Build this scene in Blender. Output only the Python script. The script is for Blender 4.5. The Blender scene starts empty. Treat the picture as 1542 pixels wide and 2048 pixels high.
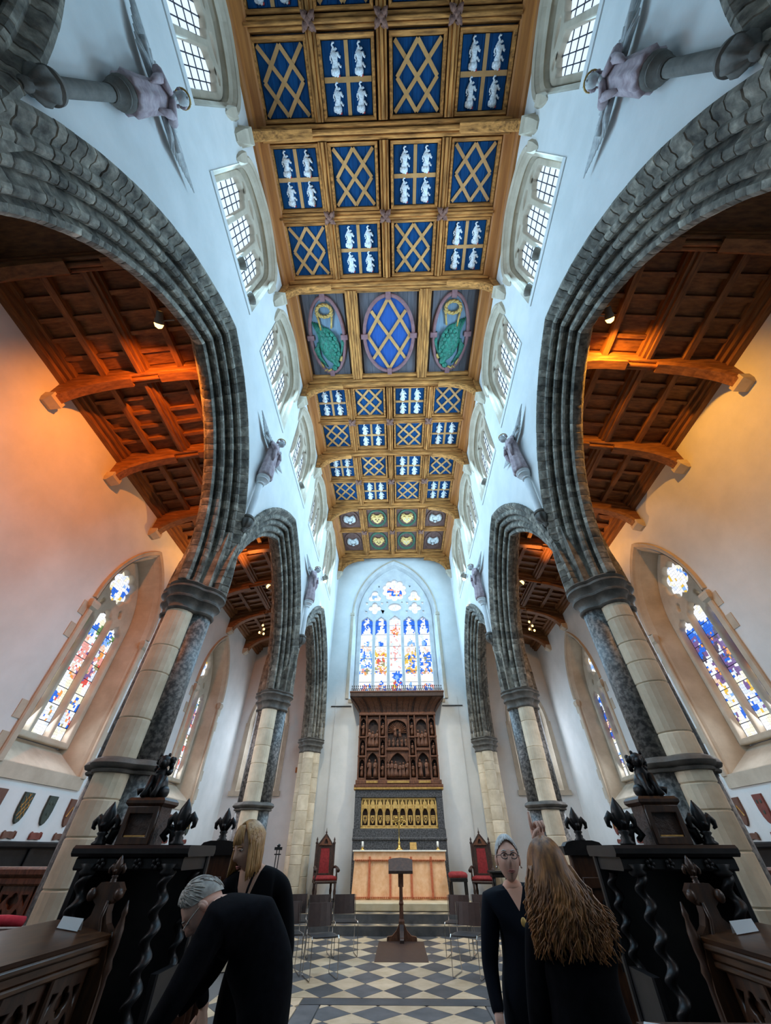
import bpy, math, random
import numpy as np
from mathutils import Vector, Matrix, Euler
random.seed(7)
R = math.radians
PI = math.pi
sc = bpy.context.scene
COL = sc.collection

# ---------------------------------------------------------------- camera
cam_data = bpy.data.cameras.new('camera')
cam_data.sensor_fit = 'HORIZONTAL'
cam_data.sensor_width = 36.0
cam_data.lens = 725.0 / 1542.0 * 36.0
cam_data.clip_start = 0.05
cam = bpy.data.objects.new('camera', cam_data)
COL.objects.link(cam)
cam.location = (0, 0, 1.5)
cam.rotation_euler = (R(90 + 43.0), 0, R(1.6))
sc.camera = cam

# ---------------------------------------------------------------- world, exposure
world = bpy.data.worlds.new('overcast_sky')
sc.world = world
world.use_nodes = True
world.node_tree.nodes['Background'].inputs[0].default_value = (0.62, 0.78, 1.0, 1)
world.node_tree.nodes['Background'].inputs[1].default_value = 0.12
sc.view_settings.view_transform = 'Standard'
sc.view_settings.look = 'None'
sc.view_settings.exposure = 0.0
sc.view_settings.gamma = 1.0
sc.view_settings.use_curve_mapping = False
sc.cycles.max_bounces = 6
sc.cycles.use_adaptive_sampling = True
sc.cycles.adaptive_threshold = 0.03
sc.cycles.diffuse_bounces = 3
sc.cycles.glossy_bounces = 2
sc.cycles.caustics_reflective = False
sc.cycles.caustics_refractive = False
sc.cycles.sample_clamp_indirect = 6.0
GLASS_DAY = 1.15       # brightness of the sky seen through clear clerestory glass
GLASS_STAIN = 1.05     # brightness of the sky seen through stained glass
# daylight entering at each window: one area light in every window opening
def daylight(name, loc, d, w, h, power, col, spread=180):
    ld = bpy.data.lights.new(name, 'AREA'); ld.shape = 'RECTANGLE'; ld.size = w; ld.size_y = h; ld.energy = power; ld.color = col; ld.spread = R(spread)
    lo = bpy.data.objects.new(name, ld); COL.objects.link(lo); lo.location = loc
    lo.rotation_euler = Vector(d).to_track_quat('-Z', 'Y').to_euler()
    return lo
SKY = (.38, .70, 1.0)
for s_ in (-1, 1):
    for y_ in (-1.32, 1.5, 4.34, 7.18, 10.05, 12.95):
        daylight('clerestory_daylight', (s_ * 3.0, y_, 10.75), (-s_, 0, -.25), 1.7, 1.9, (195 if y_ > 2 else 145) if y_ > 0 else 36, SKY)
    for y_ in (1.6, 7.45, 12.5):
        daylight('aisle_daylight', (s_ * 6.02, y_, 4.4), (-s_, 0, -.55), 1.4, 3.2, 95 if y_ > 2 else 36, (.80, .89, 1.0), 110)
    daylight('aisle_end_daylight', (s_ * 5.0, 16.0, 4.4), (0, -1, -.1), .9, 2.4, 40, (.75, .86, 1.0))
daylight('east_daylight', (0, 16.05, 8.6), (0, -1, -.15), 3.1, 5.4, 260, SKY)

# ---------------------------------------------------------------- materials
M = {}
def mat(name, c1, c2=None, scale=6.0, rough=0.8, metal=0.0, bump=0.0, bscale=None, detail=6.0, stretch=None,
        rnd=0.0, lo=0.35, hi=0.65, spec=None, c3=None, emit=None, estr=0.0, sheen=0.0):
    m = bpy.data.materials.new(name); m.use_nodes = True
    nt = m.node_tree; N = nt.nodes; L = nt.links
    b = N['Principled BSDF']
    b.inputs['Roughness'].default_value = rough
    b.inputs['Metallic'].default_value = metal
    if spec is not None: b.inputs['Specular IOR Level'].default_value = spec
    if emit is not None:
        b.inputs['Emission Color'].default_value = (*emit, 1); b.inputs['Emission Strength'].default_value = estr
    tc = N.new('ShaderNodeTexCoord')
    vec = tc.outputs['Object']
    if stretch:
        mp = N.new('ShaderNodeMapping'); mp.inputs['Scale'].default_value = stretch
        L.new(vec, mp.inputs['Vector']); vec = mp.outputs['Vector']
    if rnd:
        oi = N.new('ShaderNodeObjectInfo')
        va = N.new('ShaderNodeVectorMath'); va.operation = 'ADD'
        ms = N.new('ShaderNodeMath'); ms.operation = 'MULTIPLY'; ms.inputs[1].default_value = 37.0
        L.new(oi.outputs['Random'], ms.inputs[0]); L.new(vec, va.inputs[0]); L.new(ms.outputs[0], va.inputs[1])
        vec = va.outputs['Vector']
    col = None
    if c2 is not None:
        n = N.new('ShaderNodeTexNoise'); n.inputs['Scale'].default_value = scale; n.inputs['Detail'].default_value = detail
        n.inputs['Roughness'].default_value = 0.6
        L.new(vec, n.inputs['Vector'])
        r = N.new('ShaderNodeValToRGB')
        r.color_ramp.elements[0].position = lo; r.color_ramp.elements[0].color = (*c1, 1)
        r.color_ramp.elements[1].position = hi; r.color_ramp.elements[1].color = (*c2, 1)
        if c3 is not None:
            e = r.color_ramp.elements.new(min(0.97, hi + 0.12)); e.color = (*c3, 1)
        L.new(n.outputs['Fac'], r.inputs['Fac']); col = r.outputs['Color']
        if rnd:
            hs = N.new('ShaderNodeHueSaturation')
            mr = N.new('ShaderNodeMapRange'); mr.inputs['To Min'].default_value = 1 - rnd; mr.inputs['To Max'].default_value = 1 + rnd
            L.new(oi.outputs['Random'], mr.inputs['Value']); L.new(mr.outputs[0], hs.inputs['Value']); L.new(col, hs.inputs['Color'])
            col = hs.outputs['Color']
        L.new(col, b.inputs['Base Color'])
        if bump:
            n2 = N.new('ShaderNodeTexNoise'); n2.inputs['Scale'].default_value = bscale or scale * 3; n2.inputs['Detail'].default_value = 5
            L.new(vec, n2.inputs['Vector'])
            bp = N.new('ShaderNodeBump'); bp.inputs['Strength'].default_value = bump; bp.inputs['Distance'].default_value = 0.02
            L.new(n2.outputs['Fac'], bp.inputs['Height']); L.new(bp.outputs['Normal'], b.inputs['Normal'])
    else:
        b.inputs['Base Color'].default_value = (*c1, 1)
    M[name] = m
    return m

def glassmat(name, c, strength):
    m = bpy.data.materials.new(name); m.use_nodes = True
    nt = m.node_tree; N = nt.nodes; L = nt.links
    b = N['Principled BSDF']
    b.inputs['Base Color'].default_value = (c[0]*.25, c[1]*.25, c[2]*.25, 1); b.inputs['Roughness'].default_value = 0.25
    b.inputs['Emission Color'].default_value = (*c, 1)
    b.inputs['Emission Strength'].default_value = strength
    m.cycles.emission_sampling = 'NONE'
    M[name] = m
    return m

mat('plaster', (.70, .71, .69), (.80, .80, .78), scale=1.3, rough=.9, bump=.08, bscale=14)
mat('arch_stone', (.065, .057, .046), (.25, .225, .18), scale=7, rough=.85, bump=.5, bscale=16, rnd=.35, c3=(.44, .39, .31), lo=.33, hi=.57, stretch=(1, 1, 1))
mat('cap_stone', (.088, .08, .068), (.165, .15, .128), scale=8, rough=.7, bump=.15)
mat('pale_stone', (.60, .49, .34), (.80, .68, .50), scale=3, rough=.85, bump=.15, bscale=12, rnd=.16)
mat('window_stone', (.48, .40, .30), (.62, .53, .41), scale=2.5, rough=.85, bump=.1, bscale=12)
mat('grey_tracery', (.60, .60, .60), (.74, .74, .73), scale=3, rough=.85)
mat('purbeck', (.06, .06, .058), (.26, .25, .23), scale=22, rough=.45, lo=.42, hi=.62, detail=8)
mat('oak', (.10, .04, .012), (.62, .27, .075), scale=2.2, rough=.8, spec=.2, bump=.3, bscale=8, stretch=(1.0, 9, 9), rnd=.12, lo=.3, hi=.66)
mat('oak_y', (.10, .04, .012), (.62, .27, .075), scale=2.2, rough=.8, spec=.2, bump=.3, bscale=8, stretch=(9, 1.0, 9), rnd=.12, lo=.3, hi=.66)
mat('plate_wood', (.32, .105, .02), (.50, .19, .04), scale=1.5, rough=.6, stretch=(9, .6, 9))
mat('aisle_wood', (.11, .036, .010), (.30, .125, .038), scale=3, rough=.6, stretch=(1, 7, 7), rnd=.2, lo=.3, hi=.7)
mat('aisle_wood_y', (.11, .036, .010), (.30, .125, .038), scale=3, rough=.6, stretch=(7, 1, 7), rnd=.2, lo=.3, hi=.7)
mat('blue_panel', (.001, .034, .12), (.003, .062, .185), scale=3, rough=.8, spec=.2, stretch=(10, .7, 4), rnd=.15)
mat('blue_bright', (.004, .05, .24), (.008, .08, .32), scale=3, rough=.6, stretch=(10, .7, 4))
mat('grey_panel', (.07, .065, .075), (.11, .10, .115), scale=3, rough=.7, stretch=(10, .7, 4), rnd=.15)
mat('slate_panel', (.12, .17, .22), (.17, .23, .29), scale=3, rough=.7, stretch=(10, .7, 4), rnd=.1)
mat('gilt_strip', (.42, .215, .07), (.53, .28, .10), scale=5, rough=.55, rnd=.1)
mat('mauve', (.17, .075, .08), (.24, .115, .12), scale=6, rough=.7)
mat('lion_white', (.52, .56, .60), (.80, .83, .86), scale=40, rough=.6, lo=.4, hi=.55)
mat('lion_red', (.55, .05, .05))
mat('feather_green', (.004, .07, .045), (.015, .19, .12), scale=14, rough=.45, bump=.6, bscale=30)
mat('gold', (.55, .33, .09), (.78, .52, .18), scale=20, rough=.4, metal=.25)
mat('gold_dull', (.35, .20, .05), (.55, .34, .10), scale=14, rough=.5, metal=.35, bump=.3)
mat('boss_wood', (.10, .04, .03), (.26, .12, .08), scale=20, rough=.7, bump=.4)
mat('green_paint', (.02, .07, .035), (.04, .11, .06), scale=8, rough=.7)
mat('brown_paint', (.09, .04, .03), (.13, .06, .045), scale=8, rough=.7)
mat('silver_relief', (.38, .38, .37), (.62, .62, .60), scale=18, rough=.6)
mat('reredos_wood', (.07, .025, .012), (.20, .078, .035), scale=9, rough=.5, stretch=(4, 4, 1), bump=.2)
mat('reredos_dark', (.022, .009, .006), (.06, .026, .014), scale=14, rough=.6, bump=.4)
mat('dark_marble', (.03, .03, .032), (.12, .12, .125), scale=26, rough=.5, lo=.42, hi=.62, detail=9)
mat('black_oak', (.006, .0055, .006), (.014, .012, .012), scale=9, rough=.42, spec=.3)
mat('stall_oak', (.022, .008, .0035), (.062, .024, .009), scale=5, rough=.38, stretch=(6, 6, 1))
mat('stall_oak_y', (.03, .012, .005), (.08, .033, .012), scale=5, rough=.33, stretch=(6, 1, 6))
mat('red_velvet', (.20, .012, .014), (.30, .022, .024), scale=20, rough=.8)
mat('tile_black', (.045, .047, .05), (.085, .085, .088), scale=4, rough=.5, rnd=.25)
mat('tile_white', (.40, .30, .18), (.54, .42, .28), scale=4, rough=.5, rnd=.15)
mat('grout', (.10, .095, .09))
mat('frontal', (.80, .42, .20), (.92, .56, .31), scale=9, rough=.9, bump=.2, bscale=60)
mat('frontal_red', (.45, .10, .04), (.58, .17, .07), scale=30, rough=.9)
mat('linen', (.75, .70, .60), (.82, .78, .68), scale=12, rough=.9)
mat('predella', (.48, .39, .24), (.58, .49, .33), scale=4, rough=.6)
mat('chair_seat', (.012, .010, .010), (.022, .018, .017), scale=12, rough=.5)
mat('chair_brown', (.030, .014, .010), (.045, .022, .016), scale=9, rough=.5)
mat('chrome', (.55, .52, .48), rough=.22, metal=1.0)
mat('brass', (.65, .42, .12), rough=.25, metal=1.0)
mat('iron', (.012, .012, .013), rough=.45)
mat('wax', (.85, .82, .74), rough=.5)
mat('paper', (.70, .72, .72), rough=.8)
mat('red_cloth', (.55, .02, .04), (.65, .04, .06), scale=30, rough=.85)
mat('angel_robe', (.33, .24, .26), (.55, .44, .46), scale=9, rough=.8, bump=.2)
mat('angel_wing', (.42, .42, .42), (.62, .62, .60), scale=14, rough=.8)
mat('lead', (.05, .055, .075), rough=.6)
mat('lamp_body', (.25, .22, .18), rough=.4)
# ---------------------------------------------------------------- mesh helpers
class MB:
    """collects shapes, then build() links them as one mesh object"""
    def __init__(s): s.v = []; s.f = []; s.mi = []; s.cur = 0; s.sm = []; s.smooth = False
    def add(s, vs, fs):
        o = len(s.v); s.v += [tuple(p) for p in vs]
        for f in fs: s.f.append(tuple(i + o for i in f)); s.mi.append(s.cur); s.sm.append(s.smooth)
        return s
    def box(s, x0, x1, y0, y1, z0, z1):
        vs = [(x, y, z) for z in (z0, z1) for y in (y0, y1) for x in (x0, x1)]
        return s.add(vs, [(0, 2, 3, 1), (4, 5, 7, 6), (0, 1, 5, 4), (2, 6, 7, 3), (0, 4, 6, 2), (1, 3, 7, 5)])
    def bbox(s, x0, x1, y0, y1, z0, z1, b=.01):
        """box with chamfered edges along its longest axis"""
        d = [x1 - x0, y1 - y0, z1 - z0]; k = d.index(max(d)); a, c = [i for i in range(3) if i != k]
        lo = [x0, y0, z0]; hi = [x1, y1, z1]
        pts = [(lo[a] + b, lo[c]), (hi[a] - b, lo[c]), (hi[a], lo[c] + b), (hi[a], hi[c] - b), (hi[a] - b, hi[c]), (lo[a] + b, hi[c]), (lo[a], hi[c] - b), (lo[a], lo[c] + b)]
        vs = []
        for e in (lo[k], hi[k]):
            for p, q in pts:
                t = [0, 0, 0]; t[k] = e; t[a] = p; t[c] = q; vs.append(t)
        n = 8
        fs = [(i, (i + 1) % n, n + (i + 1) % n, n + i) for i in range(n)] + [tuple(range(n))[::-1], tuple(range(n, 2 * n))]
        return s.add(vs, fs)
    def loft(s, rings, cap=True, closed=True):
        n = len(rings[0]); vs = [p for r in rings for p in r]; fs = []
        for k in range(len(rings) - 1):
            for i in range(n if closed else n - 1):
                j = (i + 1) % n
                fs.append((k * n + i, k * n + j, (k + 1) * n + j, (k + 1) * n + i))
        if cap and closed:
            fs.append(tuple(range(n))[::-1]); fs.append(tuple((len(rings) - 1) * n + i for i in range(n)))
        return s.add(vs, fs)
    def lathe(s, prof, c=(0, 0), n=20):
        """prof: (radius, z) pairs"""
        return s.loft([[(c[0] + r * math.cos(2 * PI * i / n), c[1] + r * math.sin(2 * PI * i / n), z) for i in range(n)] for r, z in prof])
    def tube(s, pts, r, n=8, cap=True, flat=None):
        pts = [Vector(p) for p in pts]; rs = r if isinstance(r, (list, tuple)) else [r] * len(pts)
        rings = []; up = Vector((0, 0, 1))
        t0 = (pts[1] - pts[0]).normalized()
        if abs(t0.dot(up)) > .95: up = Vector((1, 0, 0))
        nrm = (up - t0 * up.dot(t0)).normalized()
        for i, p in enumerate(pts):
            t = (pts[min(i + 1, len(pts) - 1)] - pts[max(i - 1, 0)])
            t = t.normalized() if t.length > 1e-9 else t0
            nrm = (nrm - t * nrm.dot(t)); nrm = nrm.normalized() if nrm.length > 1e-6 else t.orthogonal().normalized()
            b = t.cross(nrm)
            rings.append([tuple(p + (nrm * math.cos(2 * PI * k / n) + b * math.sin(2 * PI * k / n)) * rs[i]) for k in range(n)])
        return s.loft(rings, cap)
    def ell(s, c, r, n=12, m=8, rot=None):
        rings = []
        for j in range(m + 1):
            a = PI * j / m; rr = max(math.sin(a), .02); z = -math.cos(a)
            ring = []
            for i in range(n):
                p = Vector((r[0] * rr * math.cos(2 * PI * i / n), r[1] * rr * math.sin(2 * PI * i / n), r[2] * z))
                if rot is not None: p = rot @ p
                ring.append((p.x + c[0], p.y + c[1], p.z + c[2]))
            rings.append(ring)
        return s.loft(rings)
    def prism(s, poly, f0, f1):
        """poly of 2D points; f0,f1 map (a,b)->3D for the two faces"""
        n = len(poly)
        vs = [f0(*p) for p in poly] + [f1(*p) for p in poly]
        fs = [(i, (i + 1) % n, n + (i + 1) % n, n + i) for i in range(n)] + [tuple(range(n))[::-1], tuple(range(n, 2 * n))]
        return s.add(vs, fs)
    def xform(s, mtx):
        s.v = [tuple(mtx @ Vector(p)) for p in s.v]; return s
    def build(s, name, m, parent=None, smooth=None, loc=None):
        me = bpy.data.meshes.new(name); me.from_pydata(s.v, [], s.f)
        for mm in (m if isinstance(m, (list, tuple)) else [m]): me.materials.append(M[mm])
        if any(s.mi): me.polygons.foreach_set('material_index', s.mi)
        if smooth: me.polygons.foreach_set('use_smooth', [True] * len(s.f))
        elif any(s.sm): me.polygons.foreach_set('use_smooth', s.sm)
        me.update()
        fix_normals(me)
        o = bpy.data.objects.new(name, me); COL.objects.link(o)
        if parent is not None: o.parent = parent
        if loc is not None: o.location = loc
        return o
import bmesh
def fix_normals(me):
    bm = bmesh.new(); bm.from_mesh(me); bmesh.ops.recalc_face_normals(bm, faces=bm.faces); bm.to_mesh(me); bm.free()
def smooth_angle(o, deg=40):
    me = o.data
    me.polygons.foreach_set('use_smooth', [True] * len(me.polygons))
    try: me.set_sharp_from_angle(angle=R(deg))
    except Exception: pass
    return o
def tag(o, label=None, cat=None, group=None, kind=None):
    if label: o['label'] = label
    if cat: o['category'] = cat
    if group: o['group'] = group
    if kind: o['kind'] = kind
    return o
def empty(name, loc=(0, 0, 0), rz=0, label=None, cat=None, group=None, kind=None, parent=None):
    o = bpy.data.objects.new(name, None); COL.objects.link(o); o.location = loc; o.rotation_euler = (0, 0, rz)
    o.empty_display_size = .1
    if parent is not None: o.parent = parent
    return tag(o, label, cat, group, kind)
def inst(src, name, parent=None, loc=(0, 0, 0), rot=(0, 0, 0), scale=(1, 1, 1)):
    """a copy that shares mesh data"""
    o = bpy.data.objects.new(name, src if isinstance(src, bpy.types.Mesh) else src.data); COL.objects.link(o)
    o.location = loc; o.rotation_euler = rot; o.scale = scale
    if parent is not None: o.parent = parent
    return o
def copy_tree(o, parent=None):
    c = o.copy(); COL.objects.link(c); c.parent = parent
    for ch in list(o.children): copy_tree(ch, c)
    return c
def plate(name, outer, holes, t, fmap, m, parent=None, bevel=0.0):
    """flat plate with holes; fmap(a, b, d)->3D, d in [-t/2, t/2]"""
    cu = bpy.data.curves.new(name, 'CURVE'); cu.dimensions = '2D'; cu.fill_mode = 'BOTH'; cu.extrude = t / 2 - bevel
    if bevel: cu.bevel_depth = bevel; cu.bevel_resolution = 1; cu.offset = -bevel
    for lp in [outer] + list(holes):
        sp = cu.splines.new('POLY'); sp.points.add(len(lp) - 1)
        for i, p in enumerate(lp): sp.points[i].co = (p[0], p[1], 0, 1)
        sp.use_cyclic_u = True
    ob = bpy.data.objects.new(name + '_tmp', cu); COL.objects.link(ob)
    me = bpy.data.meshes.new_from_object(ob)
    bpy.data.objects.remove(ob); bpy.data.curves.remove(cu)
    n = len(me.vertices); co = np.empty(n * 3); me.vertices.foreach_get('co', co); co = co.reshape(-1, 3)
    co = np.array([fmap(*c) for c in co]); me.vertices.foreach_set('co', co.ravel())
    me.materials.clear(); me.materials.append(M[m])
    bm = bmesh.new(); bm.from_mesh(me); bmesh.ops.remove_doubles(bm, verts=bm.verts, dist=1e-4)
    bmesh.ops.recalc_face_normals(bm, faces=bm.faces); bm.to_mesh(me); bm.free()
    me.name = name
    o = bpy.data.objects.new(name, me); COL.objects.link(o)
    if parent is not None: o.parent = parent
    return o
def bez(p0, p1, p2, p3, n):
    return [tuple((1-t)**3*a + 3*(1-t)**2*t*b + 3*(1-t)*t*t*c + t**3*d for a, b, c, d in zip(p0, p1, p2, p3)) for t in (i / n for i in range(n + 1))]
def gothic(c, w, z0, zs, za, n=10):
    """closed outline: jambs from z0 to spring zs, pointed head to za"""
    a = w / 2; h = za - zs
    if h >= a:
        r = (a * a + h * h) / (2 * a); th = math.acos((r - a) / r)
        head = [(a - r + r * math.cos(th * i / n), r * math.sin(th * i / n)) for i in range(n + 1)]
    else:
        head = bez((a, 0), (a, .70 * h), (.42 * a, .93 * h), (0, h), n)
    pts = [(c - a, z0), (c + a, z0)] + [(c + x, zs + z) for x, z in head] + [(c - x, zs + z) for x, z in head[-2::-1]]
    return pts
def foil(cx, cz, n, d, rho, rot=0, k=None, sx=1, sz=1):
    k = k or n * 6; out = []
    for i in range(k):
        th = 2 * PI * i / k
        ph = (th - rot + PI / n) % (2 * PI / n) - PI / n
        q = rho * rho - (d * math.sin(ph)) ** 2
        r = d * math.cos(ph) + math.sqrt(max(q, 0))
        out.append((cx + sx * r * math.cos(th), cz + sz * r * math.sin(th)))
    return out
def loft_between(name, A, fA, B, fB, m, parent=None, mids=()):
    """ring surface from outline A to outline B (same point count)"""
    mb = MB(); rings = [[fA(*p) for p in A]] + [[f(*p) for p in Q] for Q, f in mids] + [[fB(*p) for p in B]]
    mb.loft(rings, cap=False)
    return mb.build(name, m, parent)
# ================================================================ STRUCTURE
XW = 2.82            # nave face of the arcade walls
TW = 0.70            # arcade wall thickness
XC = XW + TW / 2     # pier centre
ZS = 4.47            # springing
COLY = [-5.3, -.2, 5.05, 10.1, 15.45]
YE = 15.75           # east wall face
ZC = 12.75           # nave ceiling panels
XA = 6.1             # aisle wall face
TRUSS = [0.1, 2.93, 5.76, 8.6, 11.53]
ROWS = [(-1.1, -.13), (.33, 1.33), (1.68, 2.71), None, (6.02, 7.0), (7.37, 8.34), (8.86, 9.84), (10.2, 11.22), (11.84, 13.1), (13.4, 14.9)]
WINY = [-1.32, 1.5, 4.34, 7.18, 10.05, 12.95]
SN = {-1: 'left', 1: 'right'}

# ---- arcade walls with arch openings and clerestory holes
def arch_e(k): return 3.95 - (COLY[k + 1] - COLY[k]) / 2
def arch_pts(k, r, n=20):
    """intrados points from west springing over apex to east springing at radius r"""
    mid = (COLY[k] + COLY[k + 1]) / 2; e = arch_e(k); th = math.acos(e / r)
    right = [(mid - e + r * math.cos(th * i / n), ZS + r * math.sin(th * i / n)) for i in range(n + 1)]
    left = [(2 * mid - y, z) for y, z in right]
    lo, hi = COLY[k] + .004, COLY[k + 1] - .004
    return [(min(max(y, lo), hi), z) for y, z in left + right[-2::-1]]
CL_OUT = lambda c: gothic(c, 2.12, 9.52, 11.5, 12.36, 10)
for s in (-1, 1):
    out = [(-6.0, 12.95), (-6.0, ZS)]
    for k in range(4):
        out += arch_pts(k, 4.06)
    out += [(YE + .2, ZS), (YE + .2, 12.95)]
    w = plate('wall_' + SN[s], out, [CL_OUT(c) for c in WINY], TW, lambda a, b, d, s=s: (s * (XC + d), a, b), 'plaster')
    tag(w, 'tall %s nave wall of pale plaster pierced by arches and clerestory windows' % SN[s], kind='structure')

# ---- moulded arches: each slice across the mouldings is a voussoir
def arch_profile():
    half = [(-.07, 4.04), (-.085, 3.99), (-.05, 3.94), (-.005, 3.92)]
    for d, r in ((.0, 3.90), (.085, 3.77), (.175, 3.62)):
        for t in (-50, -10, 30, 70, 110, 150):
            half.append((d + .055 - .055 * math.cos(R(t)), r - .05 - .055 * math.sin(R(t))))
        half.append((d + .135, r - .075)); half.append((d + .12, r - .125))
    half += [(.27, 3.47), (.29, 3.415), (.35, 3.40)]
    half = [(d, 3.43 + (r - 3.40) * 1.08) for d, r in half]
    half = [(.05, 4.12)] + half
    return half + [(2 * .35 - d, r) for d, r in half[-2::-1]]
PROF = arch_profile()
def voussoir(k, side2, u0, u1, s, jig):
    mid = (COLY[k] + COLY[k + 1]) / 2; e = arch_e(k)
    g = .0035 / max(.15, (u1 - u0))
    rings = []
    for a, sh in ((u0, 1), (u0 + (u1 - u0) * .06, 0), ((u0 + u1) / 2, 0), (u1 - (u1 - u0) * .06, 0), (u1, 1)):
        ring = []
        for d, r in PROF:
            dd = d; rr = r
            if sh: dd = .35 + (d - .35) * .98; rr = r + .006
            rr += jig[0]; dd = .35 + (dd - .35) * jig[1]
            th = math.acos(min(1, e / rr)) * a
            ring.append((s * (XW + dd), mid + side2 * (rr * math.cos(th) - e), ZS + rr * math.sin(th)))
        rings.append(ring)
    mb = MB(); mb.loft(rings, cap=False, closed=True)
    for rg in (rings[0], rings[-1]):
        mb.add(rg, [tuple(range(len(rg)))])
    return mb
ARN = {0: 'behind the camera', 1: 'nearest the stalls', 2: 'in the middle of the arcade', 3: 'beside the altar'}
for s in (-1, 1):
    for k in range(4):
        par = empty('moulded_arch', (0, 0, 0), label='%s pointed arch of weathered grey moulded stone %s' % (SN[s], {0: 'at the upper corner of the view', 1: 'largest and nearest, above the stalls', 2: 'second from the camera', 3: 'third and farthest, beside the altar'}[k]), kind='structure')
        nst = {0: 30, 1: 34, 2: 28, 3: 22}[k]
        for sd in (-1, 1):
            if k == 0 and sd < 0: continue
            cuts = [0]
            for i in range(nst): cuts.append(cuts[-1] + random.uniform(.6, 1.4))
            cuts = [c / cuts[-1] for c in cuts]
            for i in range(nst):
                o = voussoir(k, sd, cuts[i], cuts[i + 1], s, (random.uniform(-.003, .003), random.uniform(.993, 1.004))).build('voussoir', 'arch_stone', par)
                smooth_angle(o, 35)

# ---- piers: four clustered shafts, ring capitals
def quat(r0, off, n=48):
    out = []
    for i in range(n):
        th = 2 * PI * (i + .5) / n
        ph = (th + PI / 4) % (PI / 2) - PI / 4
        r = off * math.cos(ph) + math.sqrt(max(r0 * r0 - (off * math.sin(ph)) ** 2, 0))
        out.append((r * math.cos(th), r * math.sin(th)))
    return out
def quat_loft(mb, cx, cy, prof, off=.185):
    mb.loft([[(cx + x, cy + y, z) for x, y in quat(max(r * .87, .135), off)] for r, z in prof])
    return mb
CAPPROF = [(.215, -.42), (.24, -.41), (.25, -.385), (.225, -.36), (.235, -.30), (.27, -.255), (.30, -.24), (.305, -.215), (.27, -.19), (.275, -.15), (.32, -.11), (.345, -.095), (.345, -.065), (.31, -.045), (.33, -.03), (.345, -.012), (.33, .005)]
RINGP = [(.215, -.085), (.25, -.08), (.262, -.06), (.235, -.045), (.285, -.03), (.305, 0), (.285, .035), (.245, .05), (.215, .06)]
def pier(s, k):
    cy = COLY[k]; cx = s * XC
    half = k == 4
    pos = {1: 'beside the camera', 2: 'nearest, behind the carved stall', 3: 'second along the arcade', 4: 'against the end wall by the altar'}[k]
    p = empty('clustered_pier', (cx, cy, 0), label='%s clustered pier of pale and dark shafts, %s' % (SN[s], pos), kind='structure')
    if k < 4: MB().box(-.31, .31, -.27, .27, ZS, 5.55).build('springer_block', 'arch_stone', p)
    cp = quat_loft(MB(), 0, 0, [(r, z + ZS) for r, z in CAPPROF]).build('capital', 'cap_stone', p); smooth_angle(cp, 50)
    if k < 4:
        rg = quat_loft(MB(), 0, 0, [(r, z + 2.2) for r, z in RINGP]).build('annulet', 'cap_stone', p); smooth_angle(rg, 50)
    zt = ZS - .40
    core = MB(); core.loft([[(x, y, z) for x, y in quat(.145, .145)] for z in (.2, zt)]); core.build('core', 'pale_stone', p)
    for (dx, dy) in ((1, 0), (-1, 0), (0, 1), (0, -1)):
        light = dy != 0 or k == 4
        ox, oy = dx * .185, dy * .185
        if light:
            z = .25; random.seed(k * 10 + dy + s)
            while z < zt:
                h = random.choice((.22, .30, .36, .46)) * (1.15 if z > 2.2 else 1)
                z1 = min(z + h, zt)
                if zt - z1 < .2: z1 = zt
                r = .187
                MB().lathe([(r - .012, z), (r, z + .012), (r, z1 - .012), (r - .012, z1)], (ox, oy), 20).build('drum', 'pale_stone', p, smooth=False)
                smooth_angle(p.children[-1], 40)
                z = z1
        else:
            MB().lathe([(.18, .25), (.18, 2.15)], (ox, oy), 20).build('marble_shaft', 'purbeck', p, smooth=True)
            MB().lathe([(.18, 2.2), (.18, zt)], (ox, oy), 20).build('marble_shaft', 'purbeck', p, smooth=True)
    b = quat_loft(MB(), 0, 0, [(.36, 0), (.36, .12), (.31, .14), (.33, .18), (.30, .22), (.25, .25), (.22, .30)]).build('base', 'pale_stone', p); smooth_angle(b, 40)
for s in (-1, 1):
    for k in (1, 2, 3, 4): pier(s, k)
random.seed(11)

# ---- floor slab; the visible lozenge paving is laid tile by tile
fl = MB(); fl.box(-XA - .6, XA + .6, -6.0, YE + .4, -.2, -.012); floor = fl.build('floor', 'grout'); tag(floor, 'stone floor of black and cream lozenge tiles', kind='structure')
def clip_poly(poly, x0, x1, y0, y1):
    def cl(P, f, g):
        o = []
        for i in range(len(P)):
            a, b = P[i], P[(i + 1) % len(P)]
            fa, fb = f(a), f(b)
            if fa >= 0: o.append(a)
            if (fa >= 0) != (fb >= 0):
                t = fa / (fa - fb); o.append((a[0] + (b[0] - a[0]) * t, a[1] + (b[1] - a[1]) * t))
        return o
    for f in (lambda p: p[0] - x0, lambda p: x1 - p[0], lambda p: p[1] - y0, lambda p: y1 - p[1]):
        poly = cl(poly, f, None)
        if len(poly) < 3: return None
    return poly
def area2(p): return abs(sum(p[i][0] * p[(i + 1) % len(p)][1] - p[(i + 1) % len(p)][0] * p[i][1] for i in range(len(p)))) / 2
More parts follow.
